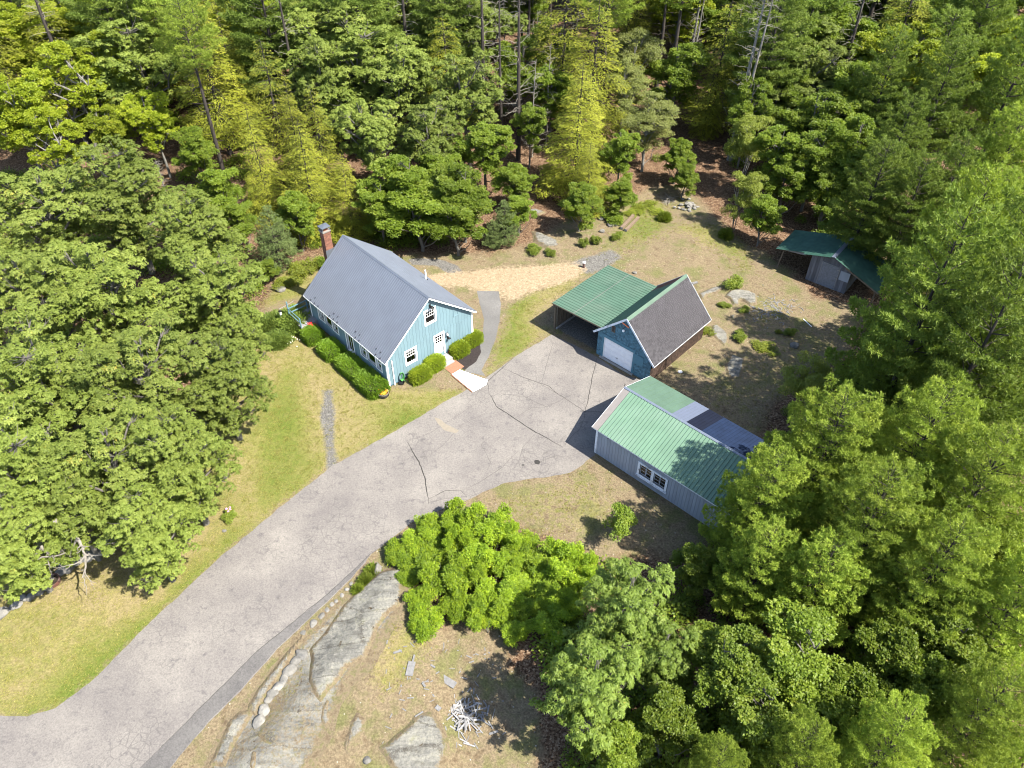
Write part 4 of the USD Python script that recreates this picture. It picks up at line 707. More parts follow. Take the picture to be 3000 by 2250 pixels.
# ------------------------------------------------------------------ deck behind the house corner
deck = thing('wooden_deck', 'grey plank deck with blue railing at the back corner of the cottage', 'deck', hw(-.0, 9.9), HA)
DZ = .72
for k in range(14): part(deck, 'deck_board', MB().box(-1.62, 1.9, 1.50 + k * .145 - .9, 1.50 + k * .145 - .9 + .138, DZ - .04, DZ).get(), L['deck_board'])
part(deck, 'skirt', MB().box(-1.60, 1.8, .58, .598, .0, DZ - .042).box(-1.618, -1.601, .6, 2.6, 0, DZ - .042).get(), L['deck_board'])
for x, y, h_ in ((-1.58, 2.55, 2.35), (-1.58, .65, 1.65), (.2, 2.55, 1.65), (1.7, 2.55, 1.65)): part(deck, 'rail_post', MB().box(x - .045, x + .045, y - .045, y + .045, .0, DZ + h_ - .7).get(), L['rail_blue'])
for z in (DZ + .45, DZ + .92):
    part(deck, 'rail', MB().bar((-1.58, .65, z), (-1.58, 2.5, z), .04, .09).get(), L['rail_blue']); part(deck, 'rail', MB().bar((-1.53, 2.55, z), (1.7, 2.55, z), .04, .09).get(), L['rail_blue'])
part(deck, 'ladder', MB().tube([(.45, 2.75, .1), (.45, 2.75, 1.9), (.5, 2.8, 2.25), (.65, 2.95, 2.4), (.8, 3.1, 2.25), (.85, 3.15, 1.3)], .028, 6).get(), L['flashing'], 40)
rp = thing('red_flower_pot', 'pot of red flowers hanging beside the deck of the cottage', 'flower pot', hw(-.85, 10.15)); 
part(rp, 'pot', trimesh.creation.cylinder(.14, .26, sections=12).apply_translation((0, 0, .73)), L['black_plastic'], 40); bl = MB(); rg = np.random.default_rng(3)
for k in range(40): q = rg.normal(0, .11, 3); bl.tm(trimesh.creation.icosphere(0, .045).apply_translation((q[0], q[1], .95 + q[2] * .5)))
part(rp, 'blooms', bl.get(), L['red_flower']); part(rp, 'stake', MB().bar((0, 0, 0), (0, 0, .6), .04).get(), L['old_wood'])

# ------------------------------------------------------------------ foliage builders
def nrm(a): return a / (np.linalg.norm(a, axis=-1, keepdims=True) + 1e-9)
def leaf_cards(p, axis, normal, ln, wd, fold=.25):
    """one folded diamond leaf (2 triangles) at each point p along axis"""
    axis = nrm(axis); side = nrm(np.cross(normal, axis)); n = nrm(np.cross(axis, side)); ln = np.asarray(ln).reshape(-1, 1); wd = np.asarray(wd).reshape(-1, 1)
    mid = p + axis * ln * .45
    v = np.stack([p, mid + side * wd * .5 + n * wd * fold * .5, p + axis * ln, mid - side * wd * .5 + n * wd * fold * .5], 1)
    i = np.arange(len(p))[:, None] * 4
    return v.reshape(-1, 3), np.vstack([i + [0, 1, 2], i + [0, 2, 3]]).reshape(-1, 3)
def put_leaves(parent, name, v, f, tone, m, kind=None):
    o = usdkit.mesh(stage, numbered(f'{parent.GetPath()}/{name}'), (v, f), m)
    tone = np.clip(tone * .62 + .38 * np.random.default_rng(len(tone)).random(len(tone)), 0, 1)
    UsdGeom.PrimvarsAPI(o).CreatePrimvar('tone', Sdf.ValueTypeNames.FloatArray, 'vertex').Set(Vt.FloatArray.FromNumpy(np.repeat(tone, len(v) // len(tone)).astype(np.float32)))
    return o
def limb(b, a, c, r0, r1, rg, sides=5, sag=.0, n=5):
    a, c = np.asarray(a, float), np.asarray(c, float); t = np.linspace(0, 1, n)[:, None]; L_ = np.linalg.norm(c - a)
    q = a + (c - a) * t + np.sin(t * np.pi) * (rg.normal(0, .06, 3) * L_ + np.array([0, 0, sag * L_])) + np.where((t > 0) & (t < 1), rg.normal(0, .025, (n, 3)) * L_, 0)
    b.tube(q, np.linspace(r0, r1, n), sides); return q
KINDS = {}
def kind_root(name, H, R, zc):
    KINDS[name] = (H, R, zc); return stage.CreateClassPrim('/World/kind_' + name)
def broadleaf(name, seed, H, R, z0, lobes, clumps, leaves, leaf, m, bark, trunk_r=.22, droop=.25, flat=.55, cr=(.55, .95), rosette=0, top=.35, asp=.45, multi=1, upbias=.55, lob=(.26, .42)):
    """trunk and limbs, then a crown of lobes, each lobe of leafy clumps with gaps between"""
    rg = np.random.default_rng(seed); root = kind_root(name, H, R, (z0 + H) / 2); wood = MB()
    stems = []
    for k in range(multi):
        off = rg.normal(0, .25, 2) if multi > 1 else np.zeros(2); lean = rg.normal(0, .04 + .05 * (multi > 1), 2) * H; hh = H * (.82 if multi == 1 else rg.uniform(.6, .85))
        t = np.linspace(0, 1, 9); pts = np.stack([off[0] + lean[0] * t ** 1.5 + np.cumsum(rg.normal(0, .05, 9)), off[1] + lean[1] * t ** 1.5 + np.cumsum(rg.normal(0, .05, 9)), -.4 + (hh + .4) * t], -1)
        wood.tube(pts, trunk_r * (1.15 - t * .95) / (1 if multi == 1 else 1.5), 8); stems.append(pts)
    # lobes placed on an uneven egg
    cz, hz_ = (z0 + H) / 2, (H - z0) / 2; LC = []
    while len(LC) < lobes:
        d = rg.normal(0, 1, 3); d /= np.linalg.norm(d); r = rg.uniform(.3, .85)
        q = np.array([d[0] * R * r, d[1] * R * r, cz + d[2] * hz_ * r * .95]); ok = all(np.linalg.norm((q - l[0]) / [1, 1, .8]) > R * 1.15 * lob[0] for l in LC)
        if ok or rg.random() < .08: LC.append((q, rg.uniform(*lob) * R))
    P, AX, NR, LN, WD, TN = [], [], [], [], [], []
    for q, lr in LC:
        st = stems[rg.integers(len(stems))]; zs = np.clip(q[2] - rg.uniform(.8, 2.5) - .35 * np.hypot(q[0], q[1]), z0 * .55, H * .75); k = np.argmin(np.abs(st[:, 2] - zs))
        br = limb(wood, st[k], q, trunk_r * .42, trunk_r * .14, rg, 5, -.03)
        nc = max(3, int(clumps * (lr / (np.mean(lob) * R)) ** 2 / lobes)); ltone = rg.uniform(.3, .7)
        for c in range(nc):
            d = rg.normal(0, 1, 3) + [0, 0, .25]; d /= np.linalg.norm(d); cc = q + d * [lr, lr, lr * .75] * rg.uniform(.65, 1.05); R_ = rg.uniform(*cr)
            if rg.random() < .55: limb(wood, br[-2], cc, trunk_r * .10, .012, rg, 3, -.03, 4)
            n = int(leaves / clumps * (R_ / np.mean(cr)) ** 2); tone = np.clip(ltone + rg.normal(0, .16), 0, 1)
            if rosette:
                n = max(4, n // rosette); dd = nrm(rg.normal(0, 1, (n, 3)) + [0, 0, upbias]); pp = cc + dd * [R_, R_, R_ * flat] * (.5 + .5 * rg.random((n, 1)) ** .5)
                w = nrm(dd * .6 + [0, 0, .8] + rg.normal(0, .2, (n, 3))); a = nrm(np.cross(w, rg.normal(0, 1, (n, 3)))); b2 = np.cross(w, a)
                for j in range(rosette):
                    an = j * 2 * np.pi / rosette + rg.uniform(-.35, .35, (n, 1)); rad = a * np.cos(an) + b2 * np.sin(an)
                    P.append(pp); AX.append(rad + w * rg.uniform(-.35, .35, (n, 1)) - [0, 0, droop]); NR.append(w + rad * .25 + rg.normal(0, .25, (n, 3))); LN.append(leaf * rg.uniform(.7, 1.2, n)); WD.append(leaf * asp * rg.uniform(.8, 1.2, n)); TN.append(np.clip(tone + rg.normal(0, .06, n), 0, 1))
            else:
                dd = nrm(rg.normal(0, 1, (n, 3)) + [0, 0, upbias]); pp = cc + dd * [R_, R_, R_ * flat] * (.35 + .65 * rg.random((n, 1)) ** .5)
                P.append(pp); AX.append(nrm(dd * [1, 1, .4] + rg.normal(0, .6, (n, 3))) - [0, 0, droop]); NR.append(nrm(dd * .35 + [0, 0, .75] + rg.normal(0, .38, (n, 3)))); LN.append(leaf * rg.uniform(.7, 1.25, n)); WD.append(leaf * asp * rg.uniform(.8, 1.25, n)); TN.append(np.full(n, tone))
    part(root, 'trunk', wood.get(), bark, 50)
    v, f = leaf_cards(np.vstack(P), np.vstack(AX), np.vstack(NR), np.concatenate(LN), np.concatenate(WD)); put_leaves(root, 'crown', v, f, np.concatenate(TN), m)
def conifer(name, seed, H, R, z0, m, bark, whorl=.55, boughs=6, tufts=5, style='pine', trunk_r=.2, lift=.15, droop=.1, power=.8, card=.22, asp=.22, dens=1.0, top_full=False, dead=0, wide_top=0.0, keep=1.0):
    """whorls of boughs; pine: upturned brushes of needles, hemlock: flat drooping sprays"""
    rg = np.random.default_rng(seed); root = kind_root(name, H, R, (z0 + H) / 2); wood = MB()
    t = np.linspace(0, 1, 10); cr_ = np.cumsum(rg.normal(0, .03, (10, 2)), 0); tr = np.column_stack([cr_, -.5 + (H + .5) * t]); wood.tube(tr, trunk_r * (1.05 - t * .98), 8)
    axis_at = lambda z: np.array([np.interp(z, tr[:, 2], tr[:, 0]), np.interp(z, tr[:, 2], tr[:, 1]), z])
    P, AX, NR, LN, WD, TN = [], [], [], [], [], []
    for k in range(dead):
        z = rg.uniform(2, z0 + 1); an = rg.uniform(0, 2 * np.pi); ln = rg.uniform(.8, 2.2); a = axis_at(z); c = a + np.array([np.cos(an) * ln, np.sin(an) * ln, rg.uniform(-.3, .5)]); limb(wood, a, c, .03, .008, rg, 4, 0, 4)
    z = z0
    while z < H - .15:
        fr = (z - z0) / (H - z0); rad = R * ((1 - fr) ** power * (1 - wide_top) + wide_top * math.sqrt(max(0, 1 - fr ** 2))) + .18
        if fr < .12: rad *= .55 + .45 * fr / .12
        nb = boughs if fr < .8 else max(3, boughs - 2); a0 = rg.uniform(0, 6.28)
        for b_ in range(nb):
            if rg.random() > keep: continue
            an = a0 + b_ * 2 * np.pi / nb + rg.uniform(-.3, .3); ln = rad * rg.uniform(.68, 1.12); d = np.array([np.cos(an), np.sin(an), 0]); s_ = np.array([-d[1], d[0], 0])
            base = axis_at(z + rg.uniform(-.2, .2)); up = lift * (1 - fr) + (.55 if style == 'pine' else .25) * fr
            T = np.linspace(0, 1, 6); bow = base + np.outer(T * ln, d) + np.outer(ln * (up * T + (-droop * T ** 2 if style != 'pine' else .10 * T ** 2)), (0, 0, 1)); wood.tube(bow, np.linspace(max(.012, ln * .014), .006, 6), 4)
            tone = np.clip(.5 + rg.normal(0, .17), 0, 1)
            if style == 'pine':
                n = max(4, int(tufts * ln * ln * 3.2 * dens)); u = rg.random(n) ** .6; u = .22 + .82 * u; w = (rg.random(n) * 2 - 1); wid = ln * .36 * np.sin(np.clip(u, 0, 1) * np.pi * .85 + .2)
                c = np.stack([np.interp(u, T, bow[:, i]) for i in range(3)], -1) + np.outer(w * wid, s_) + np.outer(u * 0, d) + np.column_stack([np.zeros((n, 2)), rg.uniform(-.03, .22, n) * (1 - .4 * np.abs(w)) * min(ln, 1.6)])
                ax = nrm(np.outer(.55 * np.ones(n), d) + np.outer(w * .5, s_) + [0, 0, .55] + rg.normal(0, .25, (n, 3))); K = 9
                for j in range(K):
                    r_ = nrm(ax * rg.uniform(.15, 1.0, (n, 1)) + nrm(rg.normal(0, 1, (n, 3))) * .85); P.append(c); AX.append(r_); NR.append(rg.normal(0, 1, (n, 3)) + [0, 0, .4]); LN.append(card * rg.uniform(.75, 1.2, n)); WD.append(np.full(n, card * asp)); TN.append(np.clip(tone + .18 * (u - .6) + rg.normal(0, .07, n), 0, 1))
            else:
                n = max(6, int(tufts * ln * ln * 6.5 * dens)); u = rg.random(n) ** .7; u = .12 + .9 * u; w = (rg.random(n) * 2 - 1); wid = ln * .42 * np.sin(np.clip(u, 0, 1) * np.pi * .8 + .35)
                sub = np.round(u * 9) / 9; uu = sub + .035 * rg.normal(0, 1, n)
                c = np.stack([np.interp(uu, T, bow[:, i]) for i in range(3)], -1) + np.outer(w * wid, s_) + np.outer(np.abs(w) * wid * .45, d); c[:, 2] -= .28 * np.abs(w) * wid + rg.uniform(0, .10, n)
                ax = np.outer(.8 * np.ones(n), d) + np.outer(w * .9, s_) + [0, 0, -.28] + rg.normal(0, .28, (n, 3)); P.append(c); AX.append(ax); NR.append(rg.normal(0, .28, (n, 3)) + [0, 0, 1]); LN.append(card * rg.uniform(.7, 1.25, n)); WD.append(card * asp * rg.uniform(.8, 1.2, n)); TN.append(np.clip(tone + .25 * (u - .55) + rg.normal(0, .07, n), 0, 1))
        z += whorl * rg.uniform(.8, 1.2) * (1 if fr < .75 else .65)
    part(root, 'trunk', wood.get(), bark, 50)
    v, f = leaf_cards(np.vstack(P), np.vstack(AX), np.vstack(NR), np.concatenate(LN), np.concatenate(WD), .1); put_leaves(root, 'crown', v, f, np.concatenate(TN), m)
def bare_tree(name, seed, H, trunk_r, bark, nb=40, blen=1.6, z0=.25, fork=0):
    rg = np.random.default_rng(seed); root = kind_root(name, H, 2.0, H / 2); wood = MB(); dead = MB(); t = np.linspace(0, 1, 10)
    for k in range(1 + fork):
        o = rg.normal(0, .35, 2) * (k > 0); le = rg.normal(0, .02, 2) * H * (1 + k); tr = np.column_stack([o[0] + le[0] * t + np.cumsum(rg.normal(0, .03, 10)), o[1] + le[1] * t + np.cumsum(rg.normal(0, .03, 10)), -.5 + (H + .5) * t]); wood.tube(tr, trunk_r * (1.05 - .8 * t) * (1 - .25 * k), 9)
        for b_ in range(nb):
            z = rg.uniform(z0, .98) * H; a = np.array([np.interp(z, tr[:, 2], tr[:, 0]), np.interp(z, tr[:, 2], tr[:, 1]), z]); an = rg.uniform(0, 6.28); ln = blen * rg.uniform(.4, 1.2) * (1.15 - .6 * z / H); c = a + np.array([np.cos(an) * ln, np.sin(an) * ln, rg.uniform(-.25, .6) * ln]); q = limb(dead, a, c, .03, .007, rg, 4, .06, 5)
            for j in range(3): e = q[2 + j % 3] + rg.normal(0, .28, 3) * ln * .6; limb(dead, q[2 + j % 3], e, .012, .004, rg, 3, 0, 3)
    part(root, 'trunk', wood.get(), bark, 50); part(root, 'branches', dead.get(), L['dead_wood'], 50)
broadleaf('oak', 101, 14, 5.2, 1.6, 34, 640, 46000, .23, L['oak_leaf'], L['bark_grey'], .30, .4, rosette=5, cr=(.28, .66), flat=.34, lob=(.16, .36))
broadleaf('oak_wide', 102, 14, 5.6, 1.6, 38, 700, 50000, .23, L['oak_leaf'], L['bark_grey'], .32, .4, rosette=5, cr=(.28, .66), flat=.34, lob=(.15, .34))
broadleaf('near_oak', 103, 10, 3.7, 1.2, 26, 300, 22000, .26, L['oak_leaf_bright'], L['bark_grey'], .18, .5, rosette=7, cr=(.25, .5), flat=.5, asp=.32, lob=(.16, .36))
broadleaf('maple', 111, 14, 4.3, 3.0, 26, 480, 36000, .18, L['maple_leaf'], L['bark_pale'], .20, .2, cr=(.22, .56), flat=.36, asp=.85, lob=(.16, .38))
broadleaf('maple_forked', 112, 13, 4.0, 3.0, 22, 380, 27000, .18, L['maple_leaf'], L['bark_pale'], .26, .2, cr=(.22, .54), flat=.36, asp=.85, multi=3, lob=(.16, .36))
broadleaf('green_tree', 113, 8, 2.9, .5, 22, 340, 27000, .15, L['green_leaf'], L['bark_grey'], .12, .2, cr=(.18, .44), flat=.5, asp=.75, lob=(.16, .38))
broadleaf('green_tree_tall', 114, 12, 3.2, 1.4, 26, 420, 28000, .17, L['green_leaf'], L['bark_grey'], .16, .2, cr=(.2, .5), flat=.45, asp=.75, lob=(.16, .38))
broadleaf('birch', 115, 8, 2.6, 1.6, 14, 130, 19000, .13, L['birch_leaf'], L['bark_pale'], .09, .5, cr=(.32, .6), flat=.6, asp=.65, multi=3)
broadleaf('grey_tree', 116, 11, 2.9, 1.0, 22, 360, 23000, .14, L['grey_leaf'], L['bark_pale'], .12, .35, cr=(.2, .5), flat=.36, asp=.55, lob=(.16, .38))
broadleaf('sapling', 117, 3.4, 1.1, .4, 8, 46, 3800, .12, L['green_leaf'], L['bark_grey'], .03, .3, cr=(.2, .36), flat=.5, asp=.6)
conifer('hemlock', 121, 12, 3.6, .6, L['hemlock_leaf'], L['bark_dark'], .58, 7, 6.0, 'hemlock', .2, .05, .42, .75, .19, .34)
conifer('hemlock_tall', 122, 16, 3.7, 2.5, L['hemlock_leaf'], L['bark_dark'], .72, 6, 4.8, 'hemlock', .24, .05, .45, .6, .21, .34, keep=.85)
conifer('white_pine', 131, 15, 4.2, 2.2, L['pine_needle'], L['bark_dark'], .70, 6, 2.3, 'pine', .26, .12, .1, .62, .27, .22, wide_top=.55)
conifer('white_pine_near', 132, 14, 4.6, 1.5, L['pine_needle'], L['bark_dark'], .62, 6, 2.7, 'pine', .26, .14, .1, .55, .23, .2, wide_top=.7)
conifer('dark_pine', 133, 17, 4.9, 3.0, L['pine_needle_dark'], L['bark_dark'], .85, 6, 2.1, 'pine', .28, .1, .1, .6, .30, .22, wide_top=.5, keep=.88)
conifer('lone_pine', 134, 18, 3.3, 11.5, L['pine_needle'], L['bark_dark'], .7, 6, 2.0, 'pine', .27, .15, .1, .5, .28, .17, wide_top=.5, dead=26)
conifer('young_spruce', 135, 6.2, 2.2, .2, L['spruce_needle'], L['bark_dark'], .34, 7, 3.4, 'pine', .1, .1, .1, .85, .17, .2, dens=1.0)
bare_tree('bare_pine', 141, 20, .27, L['bark_dark'], 60, 2.0, .2)
bare_tree('pale_snag', 142, 17, .26, L['bark_pale'], 60, 2.0, .2, 1)
bare_tree('thin_snag', 143, 13, .10, L['dead_wood'], 60, 1.9, .08)
def shrub(name, seed, R, H, n, leaf, asp, m, up=.6, core=.7, p=2.6, ragged=.12, dr=0.):
    rg = np.random.default_rng(seed); root = kind_root(name, H, R, H / 2); d = nrm(rg.normal(0, 1, (n, 3))); d[:, 2] = np.abs(d[:, 2]) * .95 - .05; k = np.abs(d)
    s_ = (k[:, 0] ** p + k[:, 1] ** p + np.abs(d[:, 2]) ** p) ** (-1 / p)
    rr = s_ * (1 - ragged * rg.random(n) ** .5 + ragged * .6 * (fbm(d[:, 0] * 3 + d[:, 2] * 2, d[:, 1] * 3 - d[:, 2], 1.3, seed) - .5) * 2)
    P = np.column_stack([d[:, 0] * rr * R, d[:, 1] * rr * R, np.maximum(d[:, 2], -.02) * rr * H]); nn = nrm(d / [R, R, H])
    ax = nrm(nn * up + rg.normal(0, .45, (n, 3)) + [0, 0, .25 - dr]); v, f = leaf_cards(P, ax, nrm(rg.normal(0, .6, (n, 3)) + nn * .5), leaf * rg.uniform(.7, 1.3, n), leaf * asp * rg.uniform(.8, 1.2, n))
    st = MB()
    for k_ in range(7): a = rg.uniform(0, 6.28); limb(st, (0, 0, -.1), (math.cos(a) * R * .6, math.sin(a) * R * .6, H * .7), .02, .008, rg, 4)
    st.tm(trimesh.creation.icosphere(2, 1.0).apply_transform(np.diag([R * core, R * core, H * core, 1])).apply_translation((0, 0, .0)))
    part(root, 'stems', st.get(), L['bark_dark'], 40); put_leaves(root, 'foliage', v, f, np.clip(.5 + (fbm(P[:, 0], P[:, 1], 2.2, seed + 3) - .5) * 1.1 + (nn[:, 2] - .5) * .0, 0, 1), m)
shrub('clipped_shrub', 151, .78, .95, 9000, .11, .42, L['yew_leaf'], .8, .66, 7, .2)
shrub('golden_shrub', 152, .85, .95, 9000, .12, .5, L['gold_leaf'], 1.0, .62, 6, .28)
shrub('juniper', 153, 1.0, .75, 13000, .17, .3, L['juniper_leaf'], 1.2, .55, ragged=.5)
broadleaf('thicket_shrub', 154, 1.7, 1.5, .02, 20, 260, 15000, .115, L['thicket_leaf'], L['bark_grey'], .03, .1, cr=(.10, .27), flat=.9, asp=.5, multi=6, upbias=1.0, lob=(.14, .34))
broadleaf('thicket_low', 155, 1.0, 1.4, .02, 16, 180, 10000, .11, L['thicket_leaf'], L['bark_grey'], .025, .1, cr=(.10, .24), flat=.9, asp=.5, multi=6, upbias=1.0, lob=(.14, .3))
broadleaf('undergrowth', 156, 1.4, 1.1, .02, 12, 70, 5200, .13, L['green_leaf'], L['bark_grey'], .02, .15, cr=(.18, .38), flat=.6, asp=.6, multi=4, upbias=.8)
broadleaf('yellow_weed', 157, .5, .6, .0, 9, 40, 2000, .10, L['weed_leaf'], L['bark_grey'], .01, .0, cr=(.1, .22), flat=.6, asp=.4, multi=4, upbias=.8)
shrub('fern_clump', 158, .55, .5, 1800, .26, .22, L['fern_leaf'], 1.5, .25, ragged=.6, dr=.3)
broadleaf('small_bush', 159, .75, .55, .02, 9, 46, 2600, .11, L['fern_leaf'], L['bark_grey'], .015, .1, cr=(.12, .24), flat=.7, asp=.45, multi=4, upbias=.8)
def put(kind, name, label, cat, x, y, H=None, R=None, rot=None, group=None, z=None, zc=None, seed=[0]):
    seed[0] += 1; rg = np.random.default_rng(7000 + seed[0]); h0, r0, _ = KINDS[kind]; sz = (H or h0) / h0; RR = R if isinstance(R, tuple) else ((R or r0 * sz),) * 2; sx, sy = RR[0] / r0, RR[1] / r0
    t = thing(name, label, cat, (x, y, float(height(x, y)) if z is None else z), rg.uniform(0, 6.28) if rot is None else rot, group, (sx, sy, sz))
    t.GetPrim().GetReferences().AddInternalReference('/World/kind_' + kind); t.GetPrim().SetInstanceable(True); return t
def tree(kind, name, px, py, H, R, label, group=None, zf=None):
    """crown centre seen at (px, py) of the 2212-wide photograph"""
    h0, r0, zc = KINDS[kind]; zc = zc / h0 * H if zf is None else zf * H; p = at(px, py, zc)
    return put(kind, name, label, 'tree', p[0], p[1], H, R, group=group)
def stem(kind, name, px, py, H, label, group=None, R=None):
    p = at(px, py); return put(kind, name, label, 'tree', p[0], p[1], H, R, group=group)
#--TREES--
# ------------------------------------------------------------------ the trees, read off the photograph one by one
OAKS = [('oak_wide', 95, 460, 14, 5.6, 'dark oak crown cut by the left edge, right below the yellow maples'), ('oak', 270, 430, 14, 5.0, 'dull green oak left of the short leaning trunk stub, topmost of the oak mass'),
 ('oak', 420, 520, 12, 4.2, 'oak crown just below the leaning trunk stub, left of the blue-green young spruce'), ('oak_wide', 60, 640, 14, 5.2, 'oak at the left edge halfway up the photo'),
 ('oak_wide', 235, 640, 14, 5.0, 'oak with a grey forked limb showing in the middle of the left oak mass'), ('oak', 470, 640, 11, 4.0, 'oak reaching right toward the deck railing of the cottage'),
 ('oak', 90, 830, 13, 4.8, 'oak at the left edge level with the front of the cottage'), ('oak_wide', 300, 820, 13, 4.8, 'oak in the middle left, level with the end of the gravel strip in the lawn'),
 ('oak', 478, 830, 10, 3.4, 'small oak leaning over the upper lawn at the right fringe of the oak mass'), ('oak', 50, 1020, 12, 4.4, 'oak at the left edge above the stone wall'),
 ('oak_wide', 230, 1010, 12, 4.4, 'oak above the bare dead limb in the lower left'), ('oak', 390, 1000, 11, 3.4, 'oak over the lawn above the pink flowering plant'),
 ('oak', 320, 1150, 9, 2.9, 'low oak casting shadows on the lawn, lowest right of the oak mass'), ('oak', 25, 1160, 10, 3.2, 'oak branch mass at the left edge beside the stone wall'), ('oak', 150, 1105, 9, 2.8, 'oak crown directly over the bare dead limb'), ('oak', 520, 740, 8, 2.2, 'small oak just left of the spreading juniper')]
for k, px, py, H, R, lab in OAKS: tree(k, 'oak_tree', px, py, H, R, lab)
MAPLES = [('maple', 40, 90, 15, 4.4, 'yellow-green maple in the top left corner'), ('maple', 150, 60, 15, 4.2, 'bright maple at the top edge, second from the left corner'), ('maple', 30, 240, 14, 4.2, 'bright yellow maple at the left edge above the oaks'),
 ('maple_forked', 150, 190, 14, 4.4, 'yellow maple with several thin pale stems, upper left'), ('maple_forked', 265, 150, 14, 4.0, 'tall maple with a pale grey trunk showing through its leaves, upper left'), ('maple', 250, 20, 15, 4.0, 'maple at the top edge left of the flat-topped pine'),
 ('maple', 330, 260, 11, 3.0, 'thin-leaved maple between the pale maple trunk and the leaning pine trunk'), ('maple_forked', 110, 310, 11, 3.2, 'yellow maple just above the oak mass on the left'), ('maple', 250, 285, 10, 2.8, 'low maple right above the topmost oak'), ('green_tree', 420, 330, 8, 2.6, 'rounded green maple at the foot of the leaning pine trunk')]
for k, px, py, H, R, lab in MAPLES: tree(k, 'maple_tree', px, py, H, R, lab)
tree('lone_pine', 'white_pine', 400, 70, 19, 3.3, 'pine with a flat pale tuft on a long leaning grey trunk, upper left')
HEM = [('hemlock_tall', 520, 60, 17, 3.4, 'yellowish hemlock at the top edge right of the flat-topped pine'), ('hemlock_tall', 590, 230, 16, 3.6, 'yellow hemlock with layered sprays left of the dark oaks'), ('hemlock_tall', 500, 150, 15, 2.8, 'narrow hemlock beside the long leaning pine trunk'), ('hemlock', 665, 380, 12, 3.6, 'yellow hemlock behind the brick chimney'), ('hemlock', 560, 350, 12, 2.8, 'hemlock right behind the blue-green young spruce'), ('hemlock', 750, 420, 9, 2.5, 'small hemlock just right of the brick chimney'), ('hemlock', 640, 300, 13, 2.6, 'slender hemlock above the one behind the chimney'),
 ('hemlock', 1250, 275, 14, 4.8, 'bright yellow-green pyramid hemlock in the middle of the wood edge'), ('hemlock', 1270, 380, 8, 2.6, 'lower hemlock at the foot of the bright pyramid one'), ('hemlock', 1535, 200, 10, 2.0, 'dim green hemlock left of the big pale double trunk')]
for k, px, py, H, R, lab in HEM: tree(k, 'hemlock_tree', px, py, H, R, lab)
DK = [('oak', 740, 60, 16, 4.6, 'dark oak at the top edge right of the yellow hemlocks'), ('oak_wide', 870, 170, 16, 5.2, 'large dark oak in the upper middle with a grey trunk in its gap'), ('oak', 990, 90, 16, 4.8, 'dark oak at the top left of the black pine trunk'), ('oak', 1010, 215, 14, 4.4, 'dark oak touching the black pine trunk'), ('oak_wide', 800, 290, 13, 4.2, 'dark oak above the cottage ridge end'), ('oak', 930, 300, 12, 3.8, 'dark oak above the bright trees behind the cottage'), ('oak', 870, 15, 17, 4.4, 'dark oak crown cut by the top edge in the upper middle'), ('oak', 700, 190, 15, 3.6, 'dark oak between the yellow hemlocks and the large middle oak')]
for k, px, py, H, R, lab in DK: tree(k, 'oak_tree', px, py, H, R, lab)
GR = [('green_tree', 905, 465, 7.5, 3.4, 'bright round maple right behind the cottage roof'), ('green_tree', 985, 480, 7, 2.6, 'bright leafy maple right of the one behind the cottage roof'), ('green_tree', 870, 420, 8, 2.6, 'bright maple left part of the clump behind the cottage'), ('green_tree_tall', 1045, 320, 10, 2.8, 'green tree left of the black pine trunk base'), ('green_tree', 950, 385, 8, 2.6, 'yellow-green maple above the clump behind the cottage'), ('green_tree', 1110, 400, 6, 2.0, 'small green tree at the foot of the black pine trunk'),
 ('green_tree_tall', 1195, 110, 13, 2.6, 'bright deciduous tree right of the black pine trunk at the top'), ('green_tree_tall', 1190, 200, 11, 2.6, 'green tree just left of the bright pyramid hemlock'), ('grey_tree', 1370, 130, 13, 3.0, 'pale grey-green tree right of the bright pyramid hemlock'), ('grey_tree', 1400, 260, 11, 3.0, 'pale grey-green tree lower right of the bright pyramid hemlock'), ('green_tree', 1255, 440, 6, 1.9, 'slim green tree on the bank above the carport'), ('green_tree', 1465, 340, 6, 1.7, 'bright small maple left of the dark forest path'), ('green_tree', 1480, 385, 4.5, 1.4, 'bright bushy maple sapling at the end of the dark forest path'), ('green_tree', 1340, 420, 4.5, 1.6, 'grey-green small tree beside the slim green tree on the bank'),
 ('birch', 1625, 300, 9, 2.0, 'light birch sapling right of the big pale double trunk'), ('birch', 1600, 420, 7, 1.6, 'birch sapling at the wood edge left of the old shed'), ('green_tree_tall', 1720, 120, 14, 3.6, 'deciduous tree with pale leaf tips, upper right of the pale double trunk'), ('green_tree_tall', 1830, 90, 14, 3.8, 'deciduous tree at the top edge, upper right'), ('green_tree_tall', 1760, 270, 12, 3.2, 'shaded tree with sunlit leaf tips behind the old shed'), ('green_tree_tall', 1850, 220, 13, 3.2, 'leafy tree left of the tiered pine boughs in the upper right'), ('green_tree_tall', 1680, 210, 11, 2.6, 'dark leafy tree behind the birch sapling'), ('green_tree', 1700, 400, 7, 2.2, 'shaded bushy tree just left of the old shed'), ('green_tree', 1790, 420, 7, 2.4, 'shaded tree right behind the old shed roof'), ('green_tree_tall', 1960, 60, 15, 3.6, 'leafy tree at the top edge near the right corner'), ('green_tree', 1650, 470, 6, 1.8, 'dark bushy tree at the wood edge left of the shed bay')]
for k, px, py, H, R, lab in GR: tree(k, 'deciduous_tree' if k != 'birch' else 'birch_tree', px, py, H, R * 1.22, lab)
tree('young_spruce', 'spruce_tree', 590, 515, 6.6, 2.4, 'blue-green young spruce cone left of the cottage chimney'); tree('young_spruce', 'spruce_tree', 1090, 480, 4.6, 1.9, 'soft grey-green young pine by the sand path'); tree('young_spruce', 'spruce_tree', 1065, 505, 3, 1.2, 'little spruce at the left foot of the soft young pine')
